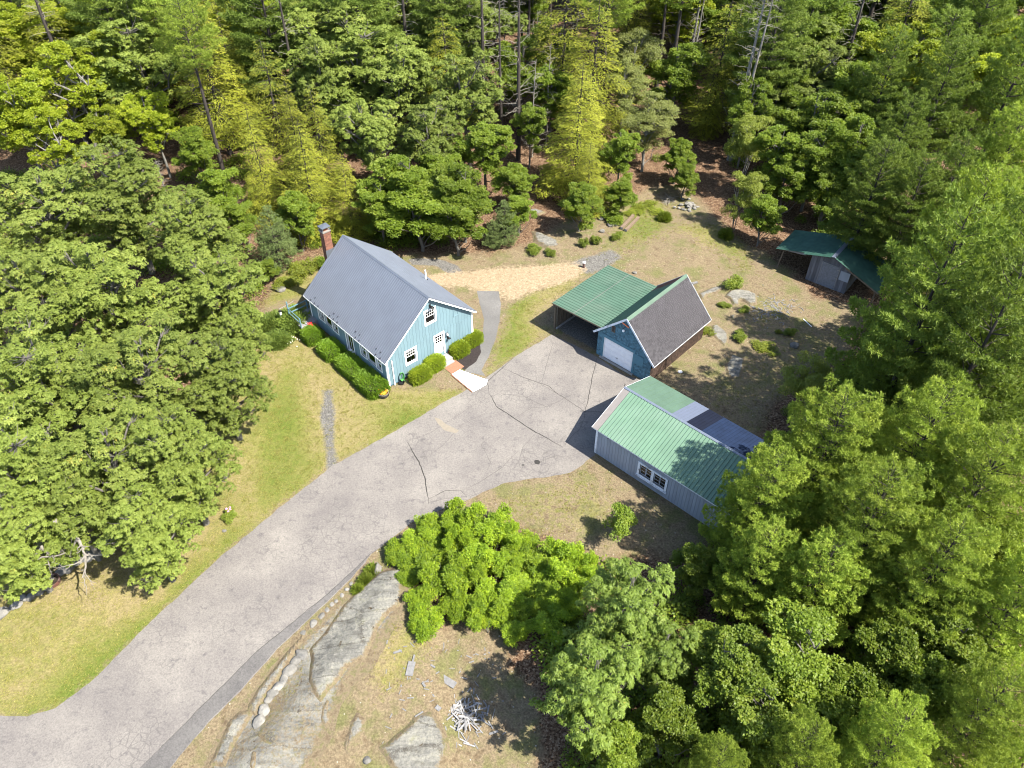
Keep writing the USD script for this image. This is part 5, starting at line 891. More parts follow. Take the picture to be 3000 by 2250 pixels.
PN = [('dark_pine', 2110, 70, 19, 4.6, 'tall pine in the top right corner'), ('dark_pine', 2180, 200, 18, 4.4, 'pine cut by the right edge below the top right corner'), ('dark_pine', 2020, 230, 16, 4.2, 'tiered pine with long flat boughs, upper right'), ('dark_pine', 1930, 340, 14, 3.4, 'pine with boughs reaching left above the old shed'), ('white_pine', 2150, 380, 15, 3.8, 'sunlit upright pine at the right edge, upper half'), ('dark_pine', 2040, 430, 14, 3.4, 'pine behind the right end of the old shed'), ('white_pine', 2120, 520, 14, 3.6, 'sunlit pine right of the old shed'), ('white_pine', 2055, 575, 18, 3.8, 'pine with pale tips touching the old shed roof end'), ('dark_pine', 1985, 700, 20, 4.6, 'dark shaded pine below the old shed'), ('dark_pine', 2110, 720, 14, 4.0, 'dark pine at the right edge in the middle'), ('white_pine', 2180, 620, 13, 3.2, 'pine cut by the right edge level with the garage'), ('dark_pine', 2150, 840, 12, 3.2, 'dark pine at the right edge above the big near pine'), ('dark_pine', 2060, 850, 10, 2.4, 'shaded pine between the dark pine and the near pines'),
 ('white_pine_near', 1765, 1010, 13, 3.7, 'big sunlit pine overhanging the right end of the barn roof'), ('white_pine_near', 1960, 1010, 14, 3.8, 'large bright near pine right of the barn'), ('white_pine_near', 2080, 1110, 14, 3.8, 'large bright near pine at the right edge, lower half'), ('white_pine_near', 1860, 1160, 13, 3.6, 'near pine in the middle of the lower right pine mass'), ('white_pine_near', 1640, 1105, 11, 2.9, 'pine at the left of the lower right mass, touching the barn wall end'), ('white_pine', 1640, 1230, 9, 2.4, 'shaded pine below the far end of the barn'), ('white_pine_near', 1990, 1270, 12, 3.2, 'near pine with a bare curved limb below it, lower right'), ('white_pine', 1760, 1270, 10, 2.6, 'shaded pine above the bright deciduous trees at the bottom'), ('white_pine', 2170, 1330, 12, 2.8, 'pine cut by the right edge, lower quarter'),
 ('white_pine_near', 2100, 1560, 10, 2.6, 'pine in the bottom right corner'), ('white_pine_near', 1900, 1640, 10, 2.3, 'pine tops at the bottom edge left of the corner pine'), ('white_pine_near', 1720, 1650, 9, 1.9, 'pale pine top at the bottom edge, middle of three'), ('white_pine_near', 1540, 1680, 8, 1.6, 'pale pine top at the bottom edge, leftmost')]
for k, px, py, H, R, lab in PN: tree(k, 'pine_tree', px, py, H, R, lab)
NR_ = [('near_oak', 1340, 1320, 10.5, 3.2, 'glossy oak with star-like leaf rosettes, lower middle'), ('near_oak', 1265, 1490, 10, 3.0, 'oak with star-like leaf rosettes at the bottom, lower one'), ('near_oak', 1420, 1420, 8, 2.3, 'oak right below the glossy rosette oak'), ('birch', 1760, 850, 7, 2.2, 'pale birch with open twigs beyond the barn roof'), ('green_tree', 1900, 880, 8, 2.2, 'yellowish leafy tree right of the pale birch'), ('green_tree_tall', 1560, 1440, 9, 2.4, 'bright leafy tree left of three at the bottom'), ('green_tree_tall', 1730, 1430, 10, 2.8, 'bright leafy tree in the middle of the bottom right'), ('green_tree_tall', 1640, 1540, 9, 2.6, 'leafy tree at the bottom between the pale pine tops'), ('green_tree', 1440, 1570, 7, 2.2, 'green tree at the bottom edge right of the lower rosette oak'), ('green_tree', 1900, 1430, 8, 2.4, 'shaded leafy tree below the near pine with the bare limb'), ('green_tree_tall', 2050, 1400, 9, 2.2, 'leafy tree right of the shaded one, lower right'), ('green_tree', 1820, 1530, 8, 2.2, 'leafy tree above the pine tops at the bottom edge'), ('green_tree', 2140, 1230, 9, 2.0, 'leafy tree with reddish tips at the right edge'), ('green_tree', 1330, 1630, 6, 1.8, 'green tree cut by the bottom edge, below the lower rosette oak'), ('green_tree', 1500, 1230, 5, 1.7, 'dark bushy tree below the sparse sapling'), ('green_tree', 1980, 1500, 8, 2.2, 'shaded tree left of the corner pine')]
for k, px, py, H, R, lab in NR_: tree(k, 'oak_tree' if 'oak' in k else 'birch_tree' if k == 'birch' else 'deciduous_tree', px, py, H, R, lab)
MORE = [('green_tree_tall', 880, 400, 10, 3.6, 'leafy green tree behind the cottage, between the dark oaks and the bright maples'), ('green_tree_tall', 1000, 420, 9.5, 3.2, 'leafy green tree behind the bright maples, toward the black pine trunk'), ('green_tree_tall', 820, 440, 8, 2.6, 'leafy tree right behind the ridge of the cottage'), ('green_tree', 1120, 460, 5, 2.0, 'small bright tree beside the soft young pine'), ('green_tree_tall', 1340, 330, 9, 2.2, 'green tree right of the bright pyramid hemlock, lower'), ('grey_tree', 1350, 190, 12, 2.8, 'grey-green tree touching the bright pyramid hemlock'), ('green_tree_tall', 1145, 270, 9, 2.0, 'green tree between the black pine trunk and the bright pyramid hemlock'),
 ('dark_pine', 2150, 650, 20, 4.6, 'tall pine at the right edge level with the old shed'), ('dark_pine', 2100, 790, 19, 4.4, 'tall dark pine at the right edge above the near pine mass'), ('green_tree', 640, 470, 7, 2.4, 'green tree left of the brick chimney'), ('green_tree', 480, 420, 8, 2.8, 'rounded maple between the oak mass and the young spruce'), ('hemlock_tall', 690, 300, 13, 2.8, 'hemlock at the left fringe of the dark oaks'), ('green_tree', 520, 480, 6, 2.2, 'low green tree left of the young spruce'), ('green_tree_tall', 1620, 240, 12, 2.4, 'dark tree behind the tall birch sapling'), ('green_tree_tall', 1760, 350, 10, 3.0, 'shaded tree behind the ridge of the old shed'), ('dark_pine', 1880, 430, 13, 3.6, 'dark pine right behind the old shed'), ('green_tree_tall', 1680, 330, 10, 2.8, 'shaded tree at the wood edge above the shed bay'), ('green_tree_tall', 1840, 330, 12, 3.2, 'leafy tree high behind the old shed'), ('dark_pine', 1900, 210, 16, 3.8, 'pine behind the tiered boughs in the upper right'), ('dark_pine', 1960, 460, 13, 3.2, 'pine close behind the right end of the old shed')]
for k, px, py, H, R, lab in MORE: tree(k, 'hemlock_tree' if 'hem' in k else 'pine_tree' if 'pine' in k else 'deciduous_tree', px, py, H, R, lab)
tree('sapling', 'sapling', 1345, 1130, 3.6, 1.25, 'sparse young sapling standing alone on the dry ground below the barn')
stem('bare_pine', 'bare_pine_tree', 1119, 345, 21, 'thick black pine trunk rising straight from the wood edge, upper middle'); stem('bare_pine', 'bare_pine_tree', 1083, 300, 19, 'thinner dark trunk just left of the thick black pine trunk', R=1.5); stem('pale_snag', 'bare_pine_tree', 1573, 345, 19, 'big pale leaning double trunk left of the birch saplings'); stem('pale_snag', 'bare_pine_tree', 1480, 195, 18, 'pale grey trunk in the gap of the upper right woods', R=1.6); stem('bare_pine', 'bare_pine_tree', 1268, 120, 18, 'slim dark trunk above the bright pyramid hemlock', R=1.5); stem('pale_snag', 'broken_tree', 372, 460, 6, 'short leaning trunk stub standing above the oak mass', R=.9)
SN = [(1590, 190), (1620, 130), (1550, 120), (1650, 90), (1500, 110), (1440, 60), (1330, 60), (1300, 90), (1240, 60), (1040, 60), (1090, 140), (1150, 140), (1160, 240), (1180, 320), (600, 60), (450, 200), (440, 60), (1680, 160), (1560, 230), (1400, 90)]
for px, py in SN: stem('thin_snag', 'dead_tree', px, py, 12, 'thin dead tree with bare pale twigs in the shaded woods', 'thin dead trees in the shaded woods')
rg = np.random.default_rng(77); n_ = 0
taken, fill = [], []
for k in range(900):
    x, y = rg.uniform(-95, 95), rg.uniform(84, 138)
    if abs(x) > .62 * y + 8 or any((x - a) ** 2 + (y - b) ** 2 < 21 for a, b in taken): continue
    gap = -4 < x < 20 and y < 112
    taken.append((x, y)); kd = rg.choice(['oak', 'green_tree_tall', 'hemlock_tall', 'dark_pine', 'maple', 'bare_pine', 'lone_pine'], p=[.2, .2, .14, .2, .08, .1, .08])
    if gap: kd = rg.choice(['bare_pine', 'lone_pine', 'lone_pine', 'thin_snag', 'green_tree_tall', 'hemlock_tall'])
    h = KINDS[kd][0] * rg.uniform(.85, 1.15)
    fill.append((kd, x, y, h))
MARK = ['left photo edge', 'left edge oaks', 'yellow maples', 'leaning pine trunk', 'yellow hemlocks', 'cottage chimney', 'cottage ridge', 'large middle oak', 'trees behind the cottage', 'black pine trunk', 'bright pyramid hemlock', 'carport roof', 'garage roof', 'pale double trunk', 'birch saplings', 'old shed bay', 'old shed ridge', 'tiered pine boughs', 'right side pines', 'right photo edge']
ORD = ['nearest', 'second back', 'third back', 'fourth back', 'fifth back', 'sixth back', 'seventh back', 'eighth back', 'ninth back', 'tenth back', 'eleventh back', 'twelfth back']
LK = {'oak': ('oak_tree', 'dark oak'), 'green_tree_tall': ('deciduous_tree', 'green leafy tree'), 'hemlock_tall': ('hemlock_tree', 'hemlock'), 'dark_pine': ('pine_tree', 'dark pine'), 'maple': ('maple_tree', 'yellowish maple'), 'bare_pine': ('bare_pine_tree', 'bare dark pine trunk'), 'lone_pine': ('white_pine', 'high-crowned pine'), 'thin_snag': ('dead_tree', 'thin dead tree')}
rows = {}
for kd, x, y, h in sorted(fill, key=lambda q: q[2]):
    c = int(np.clip((.5 + (x / (y * .73 + 31) * FPX / 3000)) * len(MARK), 0, len(MARK) - 1)); r_ = rows.get((c, kd), 0); rows[c, kd] = r_ + 1
    put(kd, LK[kd][0], f'{LK[kd][1]} deep in the woods above the {MARK[c]}, {ORD[min(r_, 11)]}', 'tree', x, y, h, KINDS[kd][1] * h / KINDS[kd][0] * 1.2, group='trees of the deep woods')
# ------------------------------------------------------------------ shrubs, stones and small things
def c1(x, y): return (750 + x / 2.765) / 1.3562, (600 + y / 2.765) / 1.3562
def c2(x, y): return (1550 + x / 3.073) / 1.3562, (720 + y / 3.073) / 1.3562
def c5(x, y): return (1100 + x / 2.458) / 1.3562, (500 + y / 2.458) / 1.3562
def cl(x, y): return (x / 2.074) / 1.3562, (1100 + y / 2.074) / 1.3562
def cr(x, y): return (2000 + x / 4.424) / 1.3562, (780 + y / 4.424) / 1.3562
def cb7(x, y): return (500 + x / 2.011) / 1.3562, (1650 + y / 2.011) / 1.3562
def cb8(x, y): return (1100 + x / 2.38) / 1.3562, (1850 + y / 2.38) / 1.3562
def cw(x, y): return (1850 + x / 5.185) / 1.3562, (480 + y / 5.185) / 1.3562
def bush(kind, q, R, H, label, cat='shrub', name=None, group=None, dz=None, rot=None):
    p = at(*q, H * .5 if dz is None else dz); return put(kind, name or 'shrub', label, cat, p[0], p[1], H, R, rot, group)
for q, R, H, lab in (((455, 1050), (.85, .95), 1.05, 'clipped shrub by the cottage wall, farthest from the planter'), ((605, 1165), (.95, 1.15), 1.0, 'clipped shrub by the cottage wall, second from the juniper'), ((770, 1300), (.95, 1.5), .95, 'clipped shrub by the cottage wall touching the one next to the planter'), ((925, 1435), (1.0, 1.55), 1.05, 'largest clipped shrub by the cottage corner, right behind the flower planter')): bush('clipped_shrub', c1(*q), R, H, lab, rot=HA)
for q, R, H, lab in (((1330, 1372), (.95, .62), 1.05, 'yellow-green shrub under the lower gable window, nearer the hose'), ((1445, 1282), (.90, .62), 1.1, 'yellow-green shrub left of the brick walk'), ((1648, 1168), (.85, .62), 1.05, 'yellow-green shrub just right of the front door'), ((1752, 1085), (.95, .6), 1.0, 'yellow-green shrub at the right corner of the cottage gable')): bush('golden_shrub', c1(*q), R, H, lab, rot=HA)
for q, R, H, lab in (((100, 960), 1.7, 1.0, 'spreading juniper below the deck, left half'), ((290, 930), 1.8, 1.1, 'spreading juniper below the deck, right half next to the wall'), ((170, 1080), 1.3, .7, 'low juniper branch reaching over the lawn')): bush('juniper', c1(*q), R, H, lab)
for q, R, H in (((480, 470), 1.0, .8), ((390, 540), 1.0, .7), ((300, 620), .9, .6), ((330, 500), .9, .8), ((200, 640), .9, .6)): bush('yellow_weed', c1(*q), R, H, 'yellow-green ground plants on the slope between the deck and the chimney', 'weed', 'yellow_weeds', 'yellow ground plants behind the deck')
bush('green_tree', c1(100, 520), 1.2, 2.6, 'bright green bush left of the deck below the young spruce', 'shrub', dz=1.3); bush('undergrowth', c1(560, 470), .8, 1.3, 'dark green bush behind the chimney foot', dz=.6)
THK = [(868, 1190), (905, 1155), (955, 1130), (1005, 1120), (1055, 1140), (1100, 1170), (1140, 1200), (885, 1235), (935, 1200), (990, 1180), (1045, 1200), (1095, 1225), (1150, 1245), (900, 1290), (960, 1255), (1020, 1250), (1080, 1280), (1140, 1300), (1200, 1270), (920, 1340), (980, 1310), (1050, 1330), (1110, 1350), (1190, 1330), (1245, 1300), (1210, 1225), (1265, 1240)]
for k, q in enumerate(THK):
    kd = 'thicket_low' if k in (7, 13, 19, 0, 8, 20) else 'thicket_shrub'; p = at(*q, .7); put(kd, 'thicket_shrub', 'bright green wild shrub grown together in the thicket beside the driveway', 'shrub', p[0], p[1], (1.1 if kd == 'thicket_low' else 1.75) * (1 + .3 * math.sin(k * 5.1)), 1.5 + .35 * math.sin(k * 3.3), None, 'shrubs of the thicket')
for q, R in (((1185, 40), .5), ((1145, 95), .45), ((1100, 150), .38)): bush('fern_clump', cb7(*q), R, .45, ['fern beside the driveway, nearest the thicket', 'fern beside the driveway, middle one', 'fern at the rock edge of the driveway, lowest one'][{40: 0, 95: 1, 150: 2}[q[1]]], 'fern', 'fern')
for q, R, H, lab in (((665, 215), .85, .9, 'round green bush behind the flat rocks, by the shed path'), ((745, 905), .65, .6, 'small green bush below the flat rocks beside the garage'), ((1395, 850), .5, .6, 'small green bush in the middle of the right yard'), ((800, 560), .45, .4, 'little green tuft between the flat rocks'), ((540, 500), .5, .3, 'low green plants left of the biggest flat rock')): bush('small_bush', cr(*q), R, H, lab)
bush('yellow_weed', cr(1250, 850), .3, .3, 'small yellow weed in the right yard', 'weed', 'yellow_weeds'); bush('yellow_weed', cr(320, 840), .7, .35, 'yellow-green weeds at the back corner of the garage', 'weed', 'yellow_weeds'); bush('yellow_weed', cr(1090, 1060), 1.1, .3, 'sunlit yellow-green weeds in the shadow edge of the right yard', 'weed', 'yellow_weeds')
for q, R, H, lab in (((1260, 590), .55, .55, 'small round bush at the edge of the sand path'), ((1140, 565), .8, .5, 'low bush at the foot of the soft young pine'), ((1500, 520), .45, .9, 'small bush at the foot of the slim tree on the bank'), ((1585, 500), .5, .9, 'right bush at the foot of the slim tree on the bank'), ((1740, 470), .6, .6, 'leafy plant next to the old beams on the bank')): bush('small_bush', c5(*q), R, H, lab)
bush('undergrowth', c5(1700, 330), 1.3, .9, 'leafy bush on the bank above the pale boulders'); bush('undergrowth', c5(1780, 190), 1.5, 1.4, 'grey-green bush on the bank left of the sunny grass')
for q in ((1900, 270), (1960, 240), (2020, 290), (1860, 300)): bush('yellow_weed', c5(*q), .9, .35, 'bright grass and weeds on the sunny spot at the wood edge', 'weed', 'yellow_weeds', 'bright weeds at the wood edge')
for q, lab in (((1440, 1060), 'tall weeds in the shade left of the old shed'), ((500, 800), 'bright weed at the end of the twig pile')): bush('fern_clump', cw(*q), .7, .8, lab, 'weed', 'tall_weeds')
# white and pink flowers
fl = at(498, 1118); pt = put('small_bush', 'flowering_plant', 'small leafy plant with pink blooms alone on the lawn', 'plant', fl[0], fl[1], .6, .55); pt.GetPrim().SetInstanceable(False); bl = MB(); rg = np.random.default_rng(9)
for a, b_ in ((.25, .35), (.42, .2), (.1, .1), (.3, .1)): bl.tm(trimesh.creation.icosphere(1, .09).apply_translation((a, b_, .62)))
part(pt, 'blooms', bl.get(), L['pink_flower'])
wf = at(*c1(260, 1110)); t = thing('white_flowers', 'patch of white flowers at the lawn edge below the juniper', 'flowers', wf); bl = MB()
for k in range(60): q = rg.normal(0, .35, 2); bl.tm(trimesh.creation.icosphere(0, .05).apply_translation((q[0] * 1.8, q[1], .15 + .1 * rg.random())))
part(t, 'blooms', bl.get(), L['white_flower']); 
# half barrel planter, hose, pots
def planter(q, r, h, name, label, cat, mt, fm, n, fr):
    t = thing(name, label, cat, at(*q)); pr = np.array([[r * .8, 0], [r, h], [r * .9, h], [r * .85, h - .08]])
    part(t, 'tub', trimesh.creation.revolve(pr, sections=18), mt, 30); part(t, 'soil', trimesh.creation.cylinder(r * .86, .02, sections=18).apply_translation((0, 0, h - .09)), L['soil']); b = MB(); b2 = MB()
    for k in range(n): a, rr = rg.uniform(0, 6.28), r * .85 * math.sqrt(rg.random()); (b if k % 3 else b2).tm(trimesh.creation.icosphere(1, fr * rg.uniform(.7, 1.2)).apply_translation((math.cos(a) * rr, math.sin(a) * rr, h + rg.uniform(0, .08))))
    part(t, 'flowers', b.get(), fm); part(t, 'leaves', b2.get(), L['fern_leaf']); return t
t = planter(c1(1033, 1545), .46, .38, 'barrel_planter', 'half barrel planter with orange flowers at the cottage corner', 'planter', L['barrel_wood'], L['orange_flower'], 110, .05)
for z in (.10, .27): part(t, 'hoop', trimesh.creation.annulus(.40 + z * .24, .425 + z * .24, .035, sections=24).apply_translation((0, 0, z)), L['black_iron'])
planter(c1(1562, 1205), .2, .24, 'flower_pot', 'terracotta pot with red flowers beside the front door', 'flower pot', L['terracotta'], L['red_flower'], 40, .05)
t = thing('hose', 'bright green garden hose coiled on the cottage gable wall', 'hose', hw(1.15, -.1), HA); b = MB(); rg = np.random.default_rng(12)
for k in range(7):
    a = np.linspace(0, 2 * np.pi, 20); b.tube(np.column_stack([np.cos(a) * (.13 + .012 * k), np.full(20, -.03 - .022 * k), .62 + np.sin(a) * (.36 + .014 * k)]), .017, 5)
part(t, 'coil', b.get(), L['hose_green'], 40); part(t, 'tail', MB().tube([(.1, -.12, .3), (.2, -.2, .1), (.35, -.35, .03), (.25, -.5, .02)], .017, 5).get(), L['hose_green'], 40); part(t, 'bracket', cb(-.08, .08, -.02, .06, .78, .9), L['black_iron'])
t = thing('black_tub', 'small black plastic tub at the foot of the cottage gable', 'tub', hw(.98, -.35), HA); part(t, 'bowl', trimesh.creation.revolve([[.16, 0], [.24, .22], [.22, .22], [.15, .03]], sections=16), L['black_plastic'], 40); part(t, 'base', trimesh.creation.cylinder(.16, .03, sections=16).apply_translation((0, 0, .02)), L['black_plastic'])
t = thing('window_well', 'small brick-edged window well at the foot of the cottage gable', 'window well', hw(1.9, -.25), HA)
for k in range(6): part(t, 'brick', cb(-.45 + k * .16, -.31 + k * .16, -.3, -.2, 0, .1), L['path_brick'])
for k in range(2): part(t, 'brick', cb(-.45 + k * .83, -.36 + k * .83, -.19, .12, 0, .1), L['path_brick'])
fd = at(*c1(222, 990)); t = thing('bird_feeder', 'hanging bird feeder on a thin pole over the juniper', 'bird feeder', fd)
part(t, 'pole', MB().tube([(0, 0, 0), (0, 0, 1.2), (.03, 0, 2.1)], .018, 6).tube([(0, 0, 1.95), (.6, .55, 2.0), (1.1, 1.0, 2.1)], .012, 5).get(), L['flashing'], 40); f_ = part(t, 'feeder', trimesh.creation.cylinder(.1, .35, sections=10).apply_translation((.05, 0, 1.55)), L['pvc'], 40); part(t, 'roof', trimesh.creation.cone(.17, .14, sections=10).apply_translation((.05, 0, 1.73)), L['black_iron'], True)
# stones
def boulder(seed, r, flat=.6, sub=2):
    m = trimesh.creation.icosphere(sub, 1.0); v = m.vertices; rg = np.random.default_rng(seed); s = 1 + (meshkit.fbm(v * 1.1 + seed, 3, seed) - .5) * .9; v = v * s[:, None] * np.array(r) * [1, 1, flat]
    for k in range(3): n = nrm(rg.normal(0, 1, 3)); d = (v @ n) - .72 * np.max(np.abs(v @ n)); v = v - np.outer(np.maximum(d, 0), n) * .85
    return v, m.faces
def rock(name, q, r, label, seed, flat=.6, cat='rock', dz=.0, rz=0):
    p = at(*q); v, f = boulder(seed, r, flat); o = usdkit.mesh(stage, numbered('/World/' + name), (v @ np.array([[math.cos(rz), math.sin(rz), 0], [-math.sin(rz), math.cos(rz), 0], [0, 0, 1]]) + p + [0, 0, np.max(r) * flat * .25 + dz], f), L['stone'], 35); tag(o, label, cat); return o
def row_stones(name, pts, label, cat, step, size, seed, flat=.7, jit=.15):
    P = np.array([at(*q)[:2] for q in pts]); ls = LineString(P); rg = np.random.default_rng(seed); o = at(*pts[0]); t = thing(name, label, cat, (o[0], o[1], 0)); d = 0; k = 0
    while d < ls.length:
        q = np.array(ls.interpolate(d).coords[0]) + rg.normal(0, jit, 2); r = size * rg.uniform(.65, 1.35); v, f = boulder(seed * 100 + k, (r, r * rg.uniform(.6, .9), r * .8), flat, 1 if size < .3 else 2); a = rg.uniform(0, 6.28); z = float(height(*q))
        v = v @ np.array([[math.cos(a), math.sin(a), 0], [-math.sin(a), math.cos(a), 0], [0, 0, 1]]) + [q[0] - o[0], q[1] - o[1], z + r * flat * .3]; part(t, 'stone', (v, f), L['stone'], 35); d += step * r / size; k += 1
    return t
row_stones('stone_wall', [cl(*p) for p in ((-60, 1500), (10, 1450), (100, 1390), (180, 1340), (260, 1290), (380, 1200), (500, 1120), (620, 1050), (780, 920), (880, 820), (1000, 750), (1130, 600), (1220, 390), (1240, 250))], 'old fieldstone wall running under the oaks along the left lawn', 'stone wall', .48, .42, 61, .75, .12)
row_stones('ledge_stones', [cb7(*p) for p in ((530, 930), (555, 860), (590, 785), (640, 720), (680, 655), (725, 605), (750, 560), (795, 520))], 'row of rounded pale stones along the crack of the rock ledge', 'stone row', .5, .36, 62, .6, .04)
row_stones('border_stones', [cb7(*p) for p in ((1060, 130), (1000, 200), (930, 270), (860, 340), (780, 420))], 'narrow stones edging the driveway below the ferns', 'stone row', .55, .22, 63, .4, .04)
ring = at(*cl(320, 1258)); t = thing('fire_ring', 'rusty metal fire ring full of brown leaves beside the stone wall', 'fire ring', ring); part(t, 'ring', trimesh.creation.annulus(.46, .5, .3, sections=28).apply_translation((0, 0, .15)), L['rust_metal'], 30); part(t, 'ash', trimesh.creation.cylinder(.45, .04, sections=24).apply_translation((0, 0, .1)), L['soil'])
def slab_mat():
    n = {'g': ('geometry', {}), 'n1': ('noise_texture', dict(scale=.9, detail=7, roughness=.7)), 'n2': ('noise_texture', dict(scale=5, detail=6, roughness=.75)), 'n3': ('noise_texture', dict(scale=9, detail=4, roughness=.8)), 'r': ('rgb_ramp', {'ramp': [(.28, (.075, .072, .066)), (.44, (.140, .135, .120)), (.58, (.185, .178, .152)), (.76, (.25, .24, .205))]}), 'a': ('math', dict(math_type='multiply_add', value2=.5)), 'b': ('math', dict(math_type='multiply', value2=.5)),
         'mo': ('map_range', dict(from_min=.60, from_max=.66, clamp=True)), 'ea': ('attribute', dict(attribute='edge')), 'em': ('math', dict(math_type='multiply_add', value2=1.0)), 'er': ('map_range', dict(from_min=.62, from_max=.80, clamp=True)), 'mx': ('math', dict(math_type='maximum')), 'm': ('mix', dict(color2=(.05, .036, .02))), 'li': ('map_range', dict(from_min=.6, from_max=.7, to_max=.6, clamp=True)), 'm2': ('mix', dict(color2=(.15, .148, .085))), 'fr': ('rgb_ramp', {'ramp': [(.3, (.7, .7, .7)), (.7, (1.3, 1.3, 1.3))]}), 'fm': ('mix', dict(mix_type='multiply', fac=.8)), 'p': ('principled_bsdf', dict(roughness=.9, specular_ior_level=.2)), 'bp': ('bump', dict(strength=1.0, distance=.12)), 'mp': ('mapping', dict(rotation=(0, 0, -.72), scale=(.32, 1.15, 1))), 'dn': ('mix_vector', dict(fac=.3, use_clamp=False)), 'cv': ('voronoi_texture', dict(scale=.55, feature='distance_to_edge')), 'ck': ('map_range', dict(from_min=.003, from_max=.018, to_min=.55, to_max=0, clamp=True)), 'cm': ('mix', dict(color2=(.035, .028, .02))), 'st': ('noise_texture', dict(scale=2.2, detail=6, roughness=.7)), 'sr': ('rgb_ramp', {'ramp': [(.34, (.55, .54, .52)), (.5, (1, 1, 1)), (.66, (1.28, 1.27, 1.2))]}), 'sx': ('mix', dict(mix_type='multiply', fac=.9)), 'n4': ('noise_texture', dict(scale=1.7, detail=7, roughness=.75, distortion=.6)), 'md': ('mix', {}), 'h4': ('noise_texture', dict(scale=1.3, detail=5, roughness=.7, distortion=.4)), 'h2': ('noise_texture', dict(scale=3.2, detail=6, roughness=.7)), 'ha': ('math', dict(math_type='multiply_add', value2=.5)), 'hb': ('math', dict(math_type='multiply', value2=.5)), 'hr': ('rgb_ramp', {'ramp': [(.25, (.050, .035, .020)), (.38, (.092, .067, .040)), (.50, (.150, .117, .073)), (.60, (.105, .098, .042)), (.70, (.185, .153, .108)), (.82, (.26, .23, .18))]})}
    l = [('g.position', k + '.vector') for k in ('n1', 'n2', 'n3', 'n4', 'mp', 'h4', 'h2')] + [('h4.fac', 'ha.value1'), ('h2.fac', 'hb.value1'), ('hb.value', 'ha.value3'), ('ha.value', 'hr.fac'), ('hr.color', 'md.color2')] + [('mp.vector', 'dn.a'), ('n2.color', 'dn.b'), ('dn.result', 'cv.vector'), ('mp.vector', 'st.vector'), ('cv.distance', 'ck.value'), ('ck.result', 'cm.fac'), ('st.fac', 'sr.fac'), ('sr.color', 'sx.color2'), ('n1.fac', 'a.value1'), ('n2.fac', 'b.value1'), ('b.value', 'a.value3'), ('a.value', 'r.fac'), ('n4.fac', 'mo.value'), ('n1.fac', 'li.value'), ('r.color', 'sx.color1'), ('sx.color', 'cm.color1'), ('cm.color', 'm2.color1'), ('li.result', 'm2.fac'), ('n2.fac', 'em.value1'), ('ea.fac', 'em.value3'), ('em.value', 'er.value'), ('m2.color', 'm.color1'), ('mo.result', 'm.fac'), ('m.color', 'md.color1'), ('er.result', 'md.fac'), ('md.color', 'fm.color1'), ('n3.fac', 'fr.fac'), ('fr.color', 'fm.color2'), ('fm.color', 'p.base_color'), ('n2.fac', 'bp.height'), ('bp.normal', 'p.normal')]
    return usdkit.material(stage, '/World/Looks/ledge_rock', n, l, surface='p.BSDF')
SLAB = slab_mat()
def ledge(pts, h, label, seed, amp=.3, step=.16, edge=.5):
    h = h * .62
    P = np.array([at(*q)[:2] for q in pts]); v, f = clip_grid(Polygon(P).buffer(.05), step, amp, .9, seed, 0.0); poly = Polygon(P); pp = shapely.points(v[:, 0], v[:, 1]); d = np.where(shapely.contains(poly, pp), shapely.distance(poly.exterior, pp), 0)
    n = fbm(v[:, 0], v[:, 1], .9, seed + 5); rid = np.abs(fbm(v[:, 0] * 1.0 + v[:, 1] * .6, v[:, 1] * .4 - v[:, 0] * .3, 1.6, seed + 9) - .5) * 2
    st_ = np.floor((n + .25 * fbm(v[:, 0] * .7 + v[:, 1] * .7, v[:, 1] * .2 - v[:, 0] * .2, 1.1, seed + 7)) * 7) / 7; v[:, 2] += -.03 + sstep(0, edge, d) * (.09 + h * (.15 + 1.2 * st_)) - .25 * h * rid
    o = usdkit.mesh(stage, numbered('/World/rock_ledge'), (v, f), SLAB, False); UsdGeom.PrimvarsAPI(o).CreatePrimvar('edge', Sdf.ValueTypeNames.FloatArray, 'vertex').Set(Vt.FloatArray.FromNumpy((.62 * (1 - sstep(0, edge * 1.3, d))).astype(np.float32))); tag(o, label, 'rock'); return o
ROCKY = Polygon([at(*cb7(*p))[:2] for p in ((1240, 40), (1390, 20), (1385, 250), (1290, 430), (1200, 600), (1080, 720), (1010, 850), (960, 1000), (900, 1120), (800, 1330), (100, 1330), (330, 925), (410, 835), (500, 730), (700, 480), (900, 285), (1060, 120))])
rv, rf = clip_grid(ROCKY.buffer(.05), .2, .35, .8, 70, 0.0); pp = shapely.points(rv[:, 0], rv[:, 1]); d_ = np.where(shapely.contains(ROCKY, pp), shapely.distance(ROCKY.exterior, pp), 0); n_ = fbm(rv[:, 0], rv[:, 1], 1.1, 66); rv[:, 2] += .006 + sstep(0, .6, d_) * .05 * np.floor(n_ * 6) / 3 * .5
ro = usdkit.mesh(stage, '/World/rocky_ground', (rv, rf), SLAB, False); tag(ro, kind='structure'); UsdGeom.PrimvarsAPI(ro).CreatePrimvar('edge', Sdf.ValueTypeNames.FloatArray, 'vertex').Set(Vt.FloatArray.FromNumpy((.20 + .5 * (1 - sstep(0, .9, d_)) + .8 * (fbm(rv[:, 0], rv[:, 1], .45, 67) - .5)).astype(np.float32)))
ledge([cb7(*p) for p in ((1240, 40), (1390, 20), (1385, 130), (1375, 250), (1300, 300), (1240, 380), (1205, 470), (1160, 570), (1060, 620), (1010, 690), (945, 760), (885, 850), (835, 790), (795, 700), (812, 570), (800, 510), (900, 400), (1000, 250), (1100, 150))], .30, 'big pale rock ledge sloping along the right side of the driveway', 71, .42, edge=.45)
